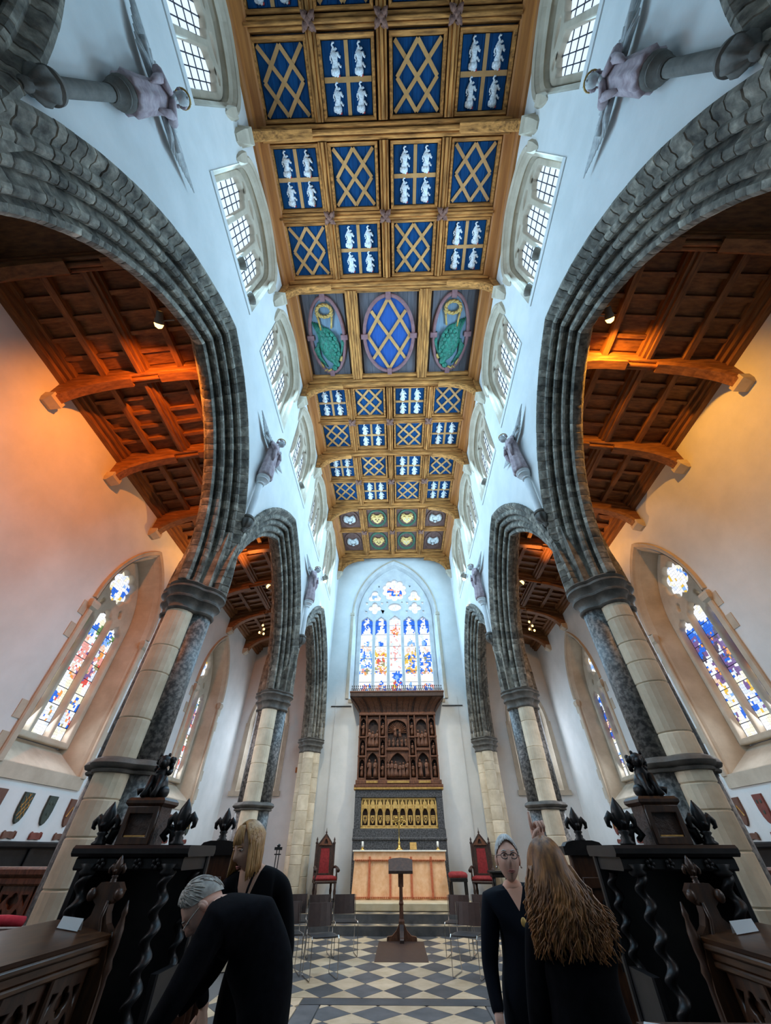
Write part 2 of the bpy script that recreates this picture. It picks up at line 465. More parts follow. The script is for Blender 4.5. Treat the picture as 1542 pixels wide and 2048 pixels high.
def pave(x0, x1, y0, y1, hx, hy, ox, oy, avoid=()):
    """lozenge tiles: half diagonals hx, hy"""
    i0 = int(math.floor((x0 - ox) / hx)) - 1; i1 = int(math.ceil((x1 - ox) / hx)) + 1
    j0 = int(math.floor((y0 - oy) / hy)) - 1; j1 = int(math.ceil((y1 - oy) / hy)) + 1
    for i in range(i0, i1 + 1):
        for j in range(j0, j1 + 1):
            if (i + j) % 2: continue
            cx, cy = ox + i * hx, oy + j * hy
            g = .985
            poly = clip_poly([(cx + hx * g, cy), (cx, cy + hy * g), (cx - hx * g, cy), (cx, cy - hy * g)], x0, x1, y0, y1)
            if not poly or area2(poly) < .004: continue
            MB().prism(poly, lambda a, b: (a, b, -.012), lambda a, b: (a, b, random.uniform(-.001, .0015) * 0)).build('tile', 'tile_black' if j % 2 == 0 else 'tile_white', floor)
TX, TY = .29, .37
pave(-2.6, 2.6, 8.26, 13.15, TX, TY, .02, 8.62)
pave(-1.08, 1.08, 6.6, 7.93, .32, .30, -.32, 7.6)
for (a, b, c, d) in ((-1.36, 1.36, 7.95, 8.24), (-1.36, -1.1, 6.6, 7.93), (1.1, 1.36, 6.6, 7.93)):
    MB().box(a, b, c, d, -.012, 0).build('border_slab', 'tile_black', floor)
pave(-2.6, -1.38, 6.6, 8.24, TX, TY, .02, 8.62)
pave(1.38, 2.6, 6.6, 8.24, TX, TY, .02, 8.62)
MB().box(-3.0, 3.0, -5.5, 6.58, -.012, -.002).build('border_slab', 'tile_black', floor)
MB().box(-.5, .5, 10.45, 12.5, -.012, .004).build('ledger_slab', 'chair_brown', floor)
MB().box(-.6, .62, 6.6, 7.22, -.012, .004).build('border_slab', 'tile_black', floor)

# ---- aisle walls, aisle floors, east walls
def aisle_win_outline(c): return gothic(c, 1.94, 2.5, 5.25, 7.02, 12)
AWY = [7.45, 12.5, 1.6]
for s in (-1, 1):
    o = plate('wall_aisle_' + SN[s], [(-6, 0), (YE + .3, 0), (YE + .3, 9.3), (-6, 9.3)], [aisle_win_outline(c) for c in AWY], .7, lambda a, b, d, s=s: (s * (XA + .35 + d), a, b), 'plaster')
    tag(o, '%s aisle wall of white plaster with traceried windows' % SN[s], kind='structure')
EW_OUT = gothic(0, 3.86, 5.9, 9.7, 12.62, 16)
EA_OUT = {s: gothic(s * 5.0, 1.4, 3.0, 5.0, 6.6, 10) for s in (-1, 1)}
o = plate('wall_end', [(-XA - .6, 0), (XA + .6, 0), (XA + .6, 13.1), (-XA - .6, 13.1)], [EW_OUT, EA_OUT[-1], EA_OUT[1]], .9, lambda a, b, d: (a, YE + .45 + d, b), 'plaster')
tag(o, 'pale blue-white east wall around the great stained window', kind='structure')
o = MB().box(-XA - .6, XA + .6, -6.4, -6.0, 0, 13.1).build('wall_back', 'plaster'); tag(o, 'plain unseen wall added to close the nave behind the camera', kind='structure')  # added out of view to close the nave, so no light comes from behind
# ================================================================ NAVE CEILING
ceil = MB().box(-XW - .3, XW + .3, -6.0, YE + .1, ZC + .06, ZC + .2).build('ceiling', 'grey_panel')
tag(ceil, 'coffered oak nave ceiling with painted blue heraldic panels', kind='structure')
def moulding_profile(w, h, n=3):
    """(across, down) section of a moulded timber: rolls along the soffit"""
    pts = [(-w / 2, 0), (-w / 2, h * .35), (-w * .44, h * .42)]
    rw = w * .88 / n
    for i in range(n):
        c = -w * .44 + rw * (i + .5)
        dep = h * (1.0 if n % 2 and i == n // 2 else .82)
        for t in (180, 150, 110, 70, 30, 0):
            pts.append((c + rw * .48 * math.cos(R(t)), dep - rw * .4 + rw * .4 * math.sin(R(t))))
    pts += [(w * .44, h * .42), (w / 2, h * .35), (w / 2, 0)]
    return pts
def moulded(axis, a0, a1, c, ztop, w, h, n=3):
    mb = MB(); P = moulding_profile(w, h, n)
    if axis == 'x': rings = [[(a, c + p, ztop - q) for p, q in P] for a in (a0, a1)]
    else: rings = [[(c + p, a, ztop - q) for p, q in P] for a in (a0, a1)]
    mb.loft(rings); return mb
def frame_moulding(x0, x1, y0, y1, w, zt, zb):
    """mitred frame around a panel opening x0..x1,y0..y1 (opening), width w outward, sloping"""
    mb = MB()
    rings = []
    for d, z in ((0, zt), (.012, zb + .035), (.035, zb + .012), (w - .01, zb), (w, zb + .02), (w, zt)):
        rings.append([(x0 - d, y0 - d, z), (x1 + d, y0 - d, z), (x1 + d, y1 + d, z), (x0 - d, y1 + d, z)])
    vs = [p for r in rings for p in r]; fs = []
    for k in range(len(rings) - 1):
        for i in range(4):
            j = (i + 1) % 4; fs.append((k * 4 + i, k * 4 + j, k * 4 + 4 + j, k * 4 + 4 + i))
    mb.add(vs, fs); return mb
def strip(mb, p, q, w, z0, z1):
    """flat strip between 2D points p,q on the ceiling plane (x,y)"""
    d = Vector((q[0] - p[0], q[1] - p[1])); n = Vector((-d.y, d.x)).normalized() * w / 2
    poly = [(p[0] + n.x, p[1] + n.y), (q[0] + n.x, q[1] + n.y), (q[0] - n.x, q[1] - n.y), (p[0] - n.x, p[1] - n.y)]
    mb.prism(poly, lambda a, b: (a, b, z0), lambda a, b: (a, b, z1)); return mb
# carved lion: tail to the west (top of the view), head to the east, limbs to +x
def lion_mesh():
    mb = MB(); f = lambda a, b, z=0: (a, -b, -.018 - z)
    def tb(pts, rs, n=8): mb.tube([f(*p) for p in pts], rs, n)
    tb([(-.02, .10), (.005, .05), (.01, -.02), (.0, -.08), (.005, -.12)], [.038, .05, .036, .05, .042])          # body
    tb([(.0, -.10), (.005, -.15), (.02, -.19)], [.056, .06, .042])                                             # mane, head
    tb([(.02, -.18), (.035, -.205)], [.026, .017])                                                             # muzzle
    tb([(-.01, .10), (.0, .15), (-.018, .18), (.0, .205), (.022, .20)], [.02, .017, .013, .016, .012], 6)         # tail plume
    tb([(-.025, .07), (-.055, .05), (-.06, .01), (-.04, -.01), (-.055, -.035)], [.016, .012, .011, .011, .009], 6) # tail loop
    tb([(.02, .06), (.06, .075), (.075, .035), (.095, .03)], [.034, .026, .017, .022], 6)                           # hind leg
    tb([(-.02, .08), (-.01, .12), (.03, .125), (.045, .14)], [.03, .026, .018, .02], 6)                          # hind leg
    tb([(.02, -.07), (.06, -.045), (.075, -.08), (.095, -.085)], [.026, .021, .016, .022], 6)                        # foreleg
    tb([(-.02, -.10), (-.05, -.12), (-.055, -.16), (-.04, -.175)], [.026, .021, .016, .02], 6)                    # foreleg
    for a, b in ((-.03, -.12), (.04, -.12), (-.03, -.17)):
        tb([(a * .6, b), (a * 1.5, b - .015)], [.02, .006], 5)
    mb.cur = 1
    tb([(.03, -.195), (.052, -.20), (.06, -.18)], [.014, .014, .006], 6)                                        # red tongue
    mb.cur = 0
    o = mb.build('lion', ['lion_white', 'lion_red'], smooth=True); me = o.data; bpy.data.objects.remove(o); return me
LION = lion_mesh()
PLANK = None
def coffer(x0, x1, y0, y1, kind, zp=ZC):
    p = empty('coffer_panel', ((x0 + x1) / 2, (y0 + y1) / 2, 0), parent=ceil)
    cx, cy = (x0 + x1) / 2, (y0 + y1) / 2; W, H = x1 - x0, y1 - y0
    n = 5; pm = {'fret': 'blue_panel', 'lion': 'blue_panel', 'crest_gold': 'brown_paint', 'crest_grey': 'brown_paint'}[kind]
    for i in range(n):
        a = -W / 2 + W * i / n
        MB().bbox(a + .002, a + W / n - .002, -H / 2, H / 2, zp, zp + .04, .004).build('plank', pm, p)
    fr = frame_moulding(-W / 2 - .005, W / 2 + .005, -H / 2 - .005, H / 2 + .005, .075, zp + .05, zp - .10).build('frame_moulding', 'oak', p)
    z0, z1 = zp - .022, zp + .002
    sw = .068
    if kind == 'fret':
        a, b = W / 2 - .03, H / 2 - .02
        for i, (P, Q) in enumerate((((-a, -b), (a, b)), ((-a, b), (a, -b)))):
            strip(MB(), P, Q, sw, z0 - .004 * i, z1).build('lattice_strip', 'gilt_strip', p)
        for i, (P, Q) in enumerate((((0, b), (a * .9, 0)), ((a * .9, 0), (0, -b)), ((0, -b), (-a * .9, 0)), ((-a * .9, 0), (0, b)))):
            strip(MB(), P, Q, sw, z0 - .008 - .002 * i, z1).build('lattice_strip', 'gilt_strip', p)
    elif kind == 'lion':
        strip(MB(), (0, -H / 2), (0, H / 2), .075, z0, z1).build('cross_strip', 'gilt_strip', p)
        strip(MB(), (-W / 2, 0), (W / 2, 0), .075, z0 - .003, z1).build('cross_strip', 'gilt_strip', p)
        for ix in (-1, 1):
            for iy in (-1, 1):
                k = min(H / .97, 1.05)
                inst(LION, 'lion', p, (ix * W * .255, iy * H * .255, zp), (0, 0, random.uniform(-.05, .05)), (k * 1.3, k * 1.04, 1.1))
    else:
        gold = kind == 'crest_gold'
        rm, sm = ('green_paint', 'gold') if gold else ('brown_paint', 'silver_relief')
        R1 = min(W, H) / 2 - .03
        mb = MB(); nn = 32
        rings = [[(r * math.cos(2 * PI * i / nn), r * math.sin(2 * PI * i / nn) * H / W, z) for i in range(nn)] for r, z in ((R1, zp), (R1 - .01, zp - .035), (R1 - .08, zp - .035), (R1 - .1, zp))]
        mb.loft(rings, cap=False); mb.build('roundel', rm, p, smooth=False)
        if gold:
            sh = [(a * 1.3, b * 1.3) for a, b in ((-.17, -.12), (-.06, -.10), (0, -.13), (.06, -.10), (.17, -.12), (.18, .05), (.12, .18), (0, .28), (-.12, .18), (-.18, .05))]
            mb = MB(); mb.prism(sh, lambda a, b: (a, b, zp), lambda a, b: (a * .86, b * .86 + .01, zp - .06)); mb.build('shield', sm, p)
            mb = MB()
            for q in ((-1, 1)):
                mb.tube([(0, -.14, zp - .03), (q * .1, -.22, zp - .04), (q * .2, -.2, zp - .03), (q * .25, -.08, zp - .03), (q * .21, .02, zp - .02), (q * .3, .1, zp - .02)], [.045, .05, .045, .05, .035, .02], 6)
                mb.tube([(q * .05, -.18, zp - .03), (q * .16, -.3, zp - .03), (q * .26, -.26, zp - .03)], [.03, .025, .012], 6)
            mb.ell((0, -.19, zp - .05), (.06, .07, .05)); mb.build('mantling', sm, p, smooth=True)
            mb = MB()
            for q, t in ((-.07, .02), (.07, .02), (0, .13)): mb.ell((q, t, zp - .075), (.03, .035, .02), 8, 6)
            mb.build('charge', 'brown_paint' if x0 < 0 else 'lion_white', p, smooth=True)
        else:
            mb = MB(); mb.ell((0, .02, zp - .02), (.16, .17, .06)); 
            for q in (-1, 1):
                mb.tube([(q * .06, -.1, zp - .03), (q * .17, -.2, zp - .03), (q * .22, -.03, zp - .03), (q * .2, .12, zp - .03), (q * .1, .24, zp - .03)], [.06, .085, .075, .08, .03], 7)
                mb.tube([(q * .2, -.1, zp - .02), (q * .28, -.16, zp - .02)], [.03, .01], 6)
            mb.ell((0, .27, zp - .03), (.07, .06, .05)); mb.build('carved_beast', sm, p, smooth=True)
    return p
XCOL = [(-2.47, -1.55), (-1.2, -.26), (.17, 1.12), (1.5, 2.42)]
XB = [-1.375, -.045, 1.31]
for ri, row in enumerate(ROWS):
    if row is None: continue
    for ci, (a, b) in enumerate(XCOL):
        if ri >= 8: kd = 'crest_gold' if ci in (1, 2) else 'crest_grey'
        else: kd = 'fret' if (ri + ci) % 2 == (0 if ri < 3 else 1) else 'lion'
        coffer(a, b, row[0], row[1], kd)
# rows: A fret first, B lion first ... handled by parity; extra row overhead
for ci, (a, b) in enumerate(XCOL): coffer(a, b, -2.5, -1.5, 'lion' if ci % 2 == 0 else 'fret')
# longitudinal ribs between the coffers
BAYS = [(-2.8, -.05), (.24, 2.78), (5.92, 8.44), (8.76, 11.37), (11.7, 15.1)]
for (a, b) in BAYS:
    for x in XB:
        moulded('y', a, b, x, ZC + .06, .21, .27).build('rib_beam', 'oak_y', ceil)
for y in (-1.31, 1.505, 7.185, 10.02, 13.25):
    xs = [-2.58] + [v for x in XB for v in (x - .06, x + .06)] + [2.52]
    for i in range(0, len(xs), 2):
        moulded('x', xs[i], xs[i + 1], y, ZC + .06, .20, .24).build('cross_beam', 'oak', ceil)
    for x in XB:   # carved boss: four leaves over the crossing
        mb = MB(); mb.ell((x, y, ZC - .25), (.07, .07, .06), 10, 6)
        for k in range(4):
            a = PI / 4 + k * PI / 2
            c, s_ = math.cos(a), math.sin(a)
            mb.tube([(x + .03 * c, y + .03 * s_, ZC - .26), (x + .1 * c, y + .1 * s_, ZC - .24), (x + .17 * c, y + .17 * s_, ZC - .2)], [.045, .05, .015], 6)
            mb.tube([(x + .06 * c - .05 * s_, y + .06 * s_ + .05 * c, ZC - .24), (x + .13 * c - .04 * s_, y + .13 * s_ + .04 * c, ZC - .21)], [.03, .012], 5)
        mb.build('boss', 'boss_wood', ceil, smooth=True)
# wall plates
for s in (-1, 1):
    mb = MB()
    P = [(XW + .02, 12.42), (XW - .05, 12.42), (XW - .10, 12.46), (XW - .13, 12.55), (XW - .28, 12.60), (XW - .31, 12.63), (XW - .31, 12.82), (XW + .02, 12.82)]
    mb.loft([[(s * a, y, b) for a, b in P] for y in (-5.9, YE)]); mb.build('wall_plate', 'plate_wood', ceil)
# oval panels bay
def oval(cx, w, y0, y1, kind):
    p = empty('oval_panel', (cx, (y0 + y1) / 2, 0), parent=ceil); H = y1 - y0; W = w
    for i in range(6):
        a = -W / 2 + W * i / 6
        MB().bbox(a + .002, a + W / 6 - .002, -H / 2, H / 2, ZC, ZC + .04, .004).build('plank', 'grey_panel', p)
    rx, ry = W / 2 - .03, H / 2 - .05; nn = 44
    E = lambda k, i: (k[0] * math.cos(2 * PI * i / nn), k[1] * math.sin(2 * PI * i / nn))
    mb = MB(); mb.loft([[(*E((rx - .05, ry - .05), i), z) for i in range(nn)] for z in (ZC + .01, ZC - .012)]); mb.build('field', 'blue_bright' if kind == 'fret' else 'slate_panel', p)
    mb = MB(); rings = [[(*E((rx - d, ry - d), i), z) for i in range(nn)] for d, z in ((0, ZC), (.0, ZC - .05), (.03, ZC - .07), (.08, ZC - .07), (.1, ZC - .04), (.1, ZC))]
    mb.loft(rings, cap=False); mb.build('ring', 'mauve', p)
    for (a, b, dx, dy) in ((rx - .05, 0, .1, .07), (-rx + .05, 0, .1, .07), (0, ry - .05, .07, .1), (0, -ry + .05, .07, .1)):
        MB().box(a - dx, a + dx, b - dy, b + dy, ZC - .09, ZC).build('key_block', 'mauve', p)
    if kind == 'fret':
        a, b = rx - .11, ry - .12; z0, z1 = ZC - .04, ZC - .01
        q = .74
        for i, (P, Q) in enumerate((((-a * q, -b * .68), (a * q, b * .68)), ((-a * q, b * .68), (a * q, -b * .68)))):
            strip(MB(), P, Q, .085, z0 - .004 * i, z1).build('lattice_strip', 'gilt_strip', p)
        for i, (P, Q) in enumerate((((0, b), (a * .93, 0)), ((a * .93, 0), (0, -b)), ((0, -b), (-a * .93, 0)), ((-a * .93, 0), (0, b)))):
            strip(MB(), P, Q, .085, z0 - .008 - .002 * i, z1).build('lattice_strip', 'gilt_strip', p)
    else:
        m = kind  # +1 or -1 mirrors the bird in x
        f = lambda a, b, z: (m * a * 1.22, b * 1.12, ZC - .012 - z)
        Rm = lambda ang: Matrix.Rotation(R(ang * m), 3, 'Z')
        mb = MB(); mb.ell(f(.02, .22, .03), (.3, .56, .11), 18, 12, Rm(-14)); mb.ell(f(.12, .66, .05), (.1, .18, .08), 12, 8, Rm(-35)); mb.ell(f(.08, .82, .06), (.085, .09, .07), 12, 8)
        mb.build('bird_body', 'feather_green', p, smooth=True)
        mb = MB()
        for i in range(7):   # breast feathers in overlapping rows
            for j in range(4 if i % 2 else 3):
                mb.ell(f(-.13 + j * .1 + (0 if i % 2 else .05) + i * .012, -.1 + i * .1, .11 + .012 * math.cos((i - 3) * .5)), (.055, .075, .03), 8, 6, Rm(-12))
        mb.build('breast_feathers', 'feather_green', p, smooth=True)
        mb = MB()
        for i in range(5):
            mb.tube([f(-.16 + i * .03, .1 - i * .02, .08), f(-.24 + i * .035, -.18 - .02 * i, .05), f(-.33 + i * .045, -.4 + .015 * i, .02)], [.035, .035, .018], 6)
        mb.build('tail_feathers', 'feather_green', p, smooth=True)
        mb = MB()
        for i in range(5):
            mb.tube([f(-.2 - .015 * i, .12, .06), f(-.34 + .02 * i, .3 + .05 * i, .04), f(-.3 + .05 * i, .6 + .05 * i, .02)], [.03, .045, .015], 6)
        mb.build('wing', 'feather_green', p, smooth=True)
        mb = MB()
        for i in range(4):
            mb.tube([f(.24 + .015 * i, .55 - .05 * i, .05), f(.33 + .012 * i, .28 - .05 * i, .04), f(.33 + .02 * i, -.08 + .06 * i, .02)], [.03, .04, .012], 6)
        mb.build('wing', 'feather_green', p, smooth=True)
        for (a0, a1) in (((-.13, -.2), (-.17, -.52)), ((.12, -.24), (.16, -.5))):
            mb = MB(); mb.tube([f(a0[0], a0[1], .06), f((a0[0] + a1[0]) / 2, (a0[1] + a1[1]) / 2, .05), f(a1[0], a1[1], .05)], [.03, .026, .035], 8)
            for q in (-.05, 0, .05): mb.tube([f(a1[0], a1[1], .06), f(a1[0] + q, a1[1] - .1, .07)], [.02, .01], 6)
            mb.build('bird_leg', 'gold_dull', p, smooth=True)
        mb = MB(); pts = []
        for k in range(2):
            mb.tube([f((.17 + .018 * math.cos(6 * t + k * PI)) * math.cos(t), -.66 + (.14 + .018 * math.cos(6 * t + k * PI)) * math.sin(t), .06 + .02 * math.sin(6 * t + k * PI)) for t in (2 * PI * i / 40 for i in range(41))], .033, 6)
        mb.build('wreath', 'gold_dull', p, smooth=True)
        mb = MB(); mb.tube([f(.0, .84, .1), f(-.09, .9, .09), f(-.12, .82, .08)], [.035, .028, .008], 7); mb.tube([f(.26, .62, .06), f(.3, .5, .06)], [.045, .03], 7)
        mb.tube([f(-.2, .8, .05), f(-.26, .66, .04)], [.035, .015], 6); mb.tube([f(-.12, .86, .05), f(-.2, .92, .04)], [.03, .015], 6); mb.build('beak_and_gilding', 'gold_dull', p, smooth=True)
oval(-1.85, 1.16, 3.14, 5.5, 1); oval(-.02, 1.62, 3.14, 5.5, 'fret'); oval(1.81, 1.16, 3.14, 5.5, -1)
for x in (-1.05, 1.01):
    moulded('y', 3.08, 5.6, x, ZC + .06, .34, .26, 4).build('rib_beam', 'oak_y', ceil)
for y in (3.1, 5.54):
    MB().bbox(-2.5, 2.5, y - .05, y + .05, ZC - .1, ZC + .06, .02).build('cross_beam', 'oak', ceil)
# roof trusses with arched braces on stone corbels
TL = ['overhead, nearest the camera', 'west of the oval panels', 'east of the oval panels', 'fourth from the camera', 'west of the gilt shield panels', 'against the east wall above the great window']
def truss(y, i, w=.30):
    t = empty('roof_truss', (0, y, 0), label='cambered oak tie beam on curved braces, ' + TL[i], cat='roof truss')
    mb = MB(); n = 12; rings = []
    P = moulding_profile(w, .34, 3)
    for k in range(n + 1):
        x = -2.62 + 5.24 * k / n; cam_ = .07 * (1 - (x / 2.62) ** 2)
        rings.append([(x, p, ZC + .06 - q + cam_ * (1 if q > .05 else 0)) for p, q in P])
    mb.loft(rings); mb.build('tie_beam', 'oak', t)
    for s in (-1, 1):
        # curved brace: spandrel between wall post, beam and an arc
        arc = bez((XW - .16, 11.66), (XW - .22, 12.15), (XW - .62, 12.42), (XW - 1.25, 12.43), 10)
        sp = [(XW - .01, 11.66)] + arc + [(XW - 1.25, 12.52), (XW - .01, 12.52)]
        hw = w * .30
        mb = MB(); mb.prism([(s * a, b) for a, b in sp], lambda a, b: (a, -hw * .55, b), lambda a, b: (a, hw * .55, b)); mb.build('spandrel', 'oak', t)
        mb = MB(); arc2 = [(a - .045 * 1, b - .045) for a, b in arc]
        rg = []
        for (a, b), (c, d) in zip(arc, arc2): rg.append([(s * a, -hw, b), (s * c, -hw * .7, d), (s * c, hw * .7, d), (s * a, hw, b)])
        mb.loft(rg); mb.build('brace', 'oak', t)
        MB().bbox(*sorted((s * (XW - .02), s * (XW - .17))), -hw, hw, 11.66, 12.52, .02).build('wall_post', 'oak', t)
        mb = MB(); mb.loft([[(s * (XW - .0), -q, z), (s * (XW - r), -q * .8, z), (s * (XW - r), q * .8, z), (s * (XW - .0), q, z)] for z, r, q in ((11.67, .24, .15), (11.60, .25, .16), (11.57, .19, .13), (11.46, .17, .13), (11.36, .10, .10), (11.28, .03, .06))])
        mb.build('corbel', 'window_stone', t)
for i, y in enumerate(TRUSS): truss(y, i)
truss(15.28, 5, .34)
# ================================================================ WINDOWS
glassmat('day_glass', (.68, .84, 1.0), GLASS_DAY)
PAL = {'white': (.92, .95, 1.0), 'cream': (.95, .90, .70), 'blue': (.03, .16, .75), 'sky': (.25, .48, .95), 'red': (.75, .10, .08), 'rose': (.85, .38, .33),
       'gold': (.85, .55, .08), 'green': (.16, .30, .10), 'purple': (.20, .12, .30), 'flesh': (.85, .62, .48), 'dark': (.10, .09, .14), 'orange': (.9, .35, .08), 'olive': (.35, .32, .16), 'pale': (.72, .80, .95)}
for k, c in PAL.items(): glassmat('glass_' + k, c, GLASS_STAIN)
PKEYS = list(PAL)
def stained_pane(name, a0, a1, z0, z1, fmap, fcol, cell, parent, rnd):
    """jittered grid of glass pieces, each in its own colour"""
    na = max(1, round((a1 - a0) / cell)); nz = max(1, round((z1 - z0) / cell))
    G = {}
    for i in range(na + 1):
        for j in range(nz + 1):
            ja = rnd.uniform(-.28, .28) if 0 < i < na else 0; jz = rnd.uniform(-.28, .28) if 0 < j < nz else 0
            G[i, j] = (a0 + (a1 - a0) * (i + ja) / na, z0 + (z1 - z0) * (j + jz) / nz)
    used = []; mb = MB()
    for i in range(na):
        for j in range(nz):
            q = [G[i, j], G[i + 1, j], G[i + 1, j + 1], G[i, j + 1]]
            ca = sum(p[0] for p in q) / 4; cz = sum(p[1] for p in q) / 4
            q = [(p[0] + (ca - p[0]) * .05, p[1] + (cz - p[1]) * .05) for p in q]
            c = fcol(ca, cz)
            if c not in used: used.append(c)
            mb.cur = used.index(c)
            mb.add([fmap(*p) for p in q], [(0, 1, 2, 3)])
    return mb.build(name, ['glass_' + c for c in used], parent)
def coherent(f, size, rnd, keep=.8):
    """colour whole patches alike, as draperies and grounds are"""
    seeds = {}; cache = {}
    def g(a, z):
        i0, j0 = int(math.floor(a / size)), int(math.floor(z / size)); best = None
        for i in range(i0 - 1, i0 + 2):
            for j in range(j0 - 1, j0 + 2):
                if (i, j) not in seeds: seeds[i, j] = ((i + rnd.random()) * size, (j + rnd.random()) * size)
                s_ = seeds[i, j]; d = (s_[0] - a) ** 2 + ((s_[1] - z) * .7) ** 2
                if best is None or d < best[0]: best = (d, (i, j))
        if rnd.random() > keep: return f(a, z)
        if best[1] not in cache: cache[best[1]] = f(a, z)
        return cache[best[1]]
    return g
def pick(rnd, **w):
    ks = list(w); t = rnd.uniform(0, sum(w.values()))
    for k in ks:
        t -= w[k]
        if t <= 0: return k
    return ks[-1]

# ---- clerestory: three lights under flattened tracery
CW = 1.80
def cl_lights(c):
    L = []
    for i in (-1, 0, 1):
        top = 11.80 if i == 0 else 11.66
        L.append((c + i * .605, .50, 9.72, top))
    return L
def light_head(c, w, z0, zt):
    a = w / 2; h = .24
    pts = [(c - a, z0), (c + a, z0), (c + a, zt - h), (c + a * .96, zt - h * .62), (c + a * .72, zt - h * .42), (c + a * .55, zt - h * .44), (c + a * .5, zt - h * .16), (c + a * .2, zt - h * .02), (c, zt + .04)]
    return pts + [(2 * c - x, z) for x, z in pts[-2:1:-1]]
WN = ['overhead, at the top edge of the view', 'second from the camera', 'third, beside the oval ceiling panels', 'fourth from the camera', 'fifth from the camera', 'last before the east wall']
CLG = {}
def clerestory(s, wi):
    c = WINY[wi]; xg = XW + .27
    w = empty('window_%d' % (wi + 1 + (6 if s > 0 else 0)), (0, 0, 0), label='%s clerestory window of three leaded lights, %s' % (SN[s], WN[wi]), kind='structure')
    f = lambda x: (lambda a, b: (s * x, a, b))
    A = CL_OUT(c); B = gothic(c, CW + .1, 9.62, 11.5, 12.22, 10)
    A2 = gothic(c, 2.06, 9.55, 11.5, 12.32, 10); B2 = gothic(c, 1.96, 9.6, 11.5, 12.25, 10)
    loft_between('reveal', A, f(XW - .015), B, f(xg + .1), 'window_stone', w, [(A2, f(XW + .05)), (B2, f(XW + .10)), (gothic(c, 1.99, 9.59, 11.5, 12.27, 10), f(XW + .13))])
    # moulded frame and hood with drop ends
    o1 = gothic(c, 2.34, 11.2, 11.52, 12.44, 10)[2:]; o0 = gothic(c, 2.12, 11.2, 11.5, 12.36, 10)[2:]
    mb = MB(); rg = []
    for (p, q) in zip(o1, o0):
        m = ((p[0] + q[0]) / 2, (p[1] + q[1]) / 2)
        rg.append([(s * (XW + .02), *p), (s * (XW - .05), p[0] * .8 + q[0] * .2, p[1] * .8 + q[1] * .2), (s * (XW - .07), *m), (s * (XW - .03), q[0] * .9 + p[0] * .1, q[1] * .9 + p[1] * .1), (s * (XW + .02), *q)])
    mb.loft(rg)
    for e in (0, -1):
        y = (o1[e][0] + o0[e][0]) / 2; zz = o1[e][1]
        mb.loft([[(s * (XW + .01), y - q, z), (s * (XW - d), y - q * .7, z), (s * (XW - d), y + q * .7, z), (s * (XW + .01), y + q, z)] for z, d, q in ((zz + .03, .07, .11), (zz - .25, .06, .10), (zz - .42, .04, .06), (zz - .5, .01, .02))])
    smooth_angle(mb.build('hood_mould', 'window_stone', w), 30)
    holes = [light_head(*l) for l in cl_lights(c)]
    for i in (-1, 1):
        holes.append([(c + i * .30 + .17 * math.cos(t) * (1 + .25 * math.cos(3 * t)), 11.93 + .10 * math.sin(t)) for t in (2 * PI * k / 18 for k in range(18))])
    holes += [gothic(c + i * .66, .2, 11.73, 11.77, 11.88, 4) for i in (-1, 1)]
    plate('tracery', gothic(c, CW + .12, 9.6, 11.5, 12.24, 10), holes, .14, lambda a, b, d: (s * (xg + d), a, b), 'window_stone', w, bevel=.02)
    # leaded panes
    for (lc, lw, z0, z1) in cl_lights(c):
        nx, nz = 4, 6
        pw, ph = (lw + .04) / nx, (z1 + .04 - z0) / nz
        single = wi <= 2
        mbs = MB(); ml = MB()
        for i in range(nx):
            for j in range(nz):
                a0 = lc - lw / 2 - .02 + i * pw; b0 = z0 - .01 + j * ph
                if single:
                    key = (s, round(pw, 3), round(ph, 3))
                    if key not in CLG:
                        mb = MB(); mb.add([(0, .003, .003), (0, pw - .003, .003), (0, pw - .003, ph - .003), (0, .003, ph - .003)], [(0, 1, 2, 3)])
                        o = mb.build('pane', 'day_glass'); CLG[key] = o.data; bpy.data.objects.remove(o)
                    inst(CLG[key], 'pane', w, (s * (xg + .05), a0, b0))
                else:
                    mbs.add([(s * (xg + .05), a0 + .003, b0 + .003), (s * (xg + .05), a0 + pw - .003, b0 + .003), (s * (xg + .05), a0 + pw - .003, b0 + ph - .003), (s * (xg + .05), a0 + .003, b0 + ph - .003)], [(0, 1, 2, 3)])
        if not single: mbs.build('leaded_light', 'day_glass', w)
        for i in range(nx + 1): ml.box(*sorted((s * (xg + .035), s * (xg + .055))), lc - lw / 2 - .02 + i * pw - .007, lc - lw / 2 - .02 + i * pw + .007, z0 - .01, z1 + .04)
        for j in range(nz + 1): ml.box(*sorted((s * (xg + .035), s * (xg + .055))), lc - lw / 2 - .02, lc + lw / 2 + .02, z0 - .01 + j * ph - .007, z0 - .01 + j * ph + .007)
        ml.build('lead_came', 'lead', w)
    mb = MB(); mb.add([(s * (xg + .06), a, b) for a, b in gothic(c, CW, 11.70, 11.72, 12.15, 8)], [tuple(range(len(gothic(c, CW, 11.70, 11.72, 12.15, 8))))]); mb.build('tracery_glass', 'day_glass', w)
    mb = MB(); mb.box(*sorted((s * (XW - .02), s * (xg + .1))), c - 1.06, c + 1.06, 9.40, 9.53); mb.build('window_sill', 'plaster', w)
    # outer board closing the wall core
for s in (-1, 1):
    for wi in range(6): clerestory(s, wi)

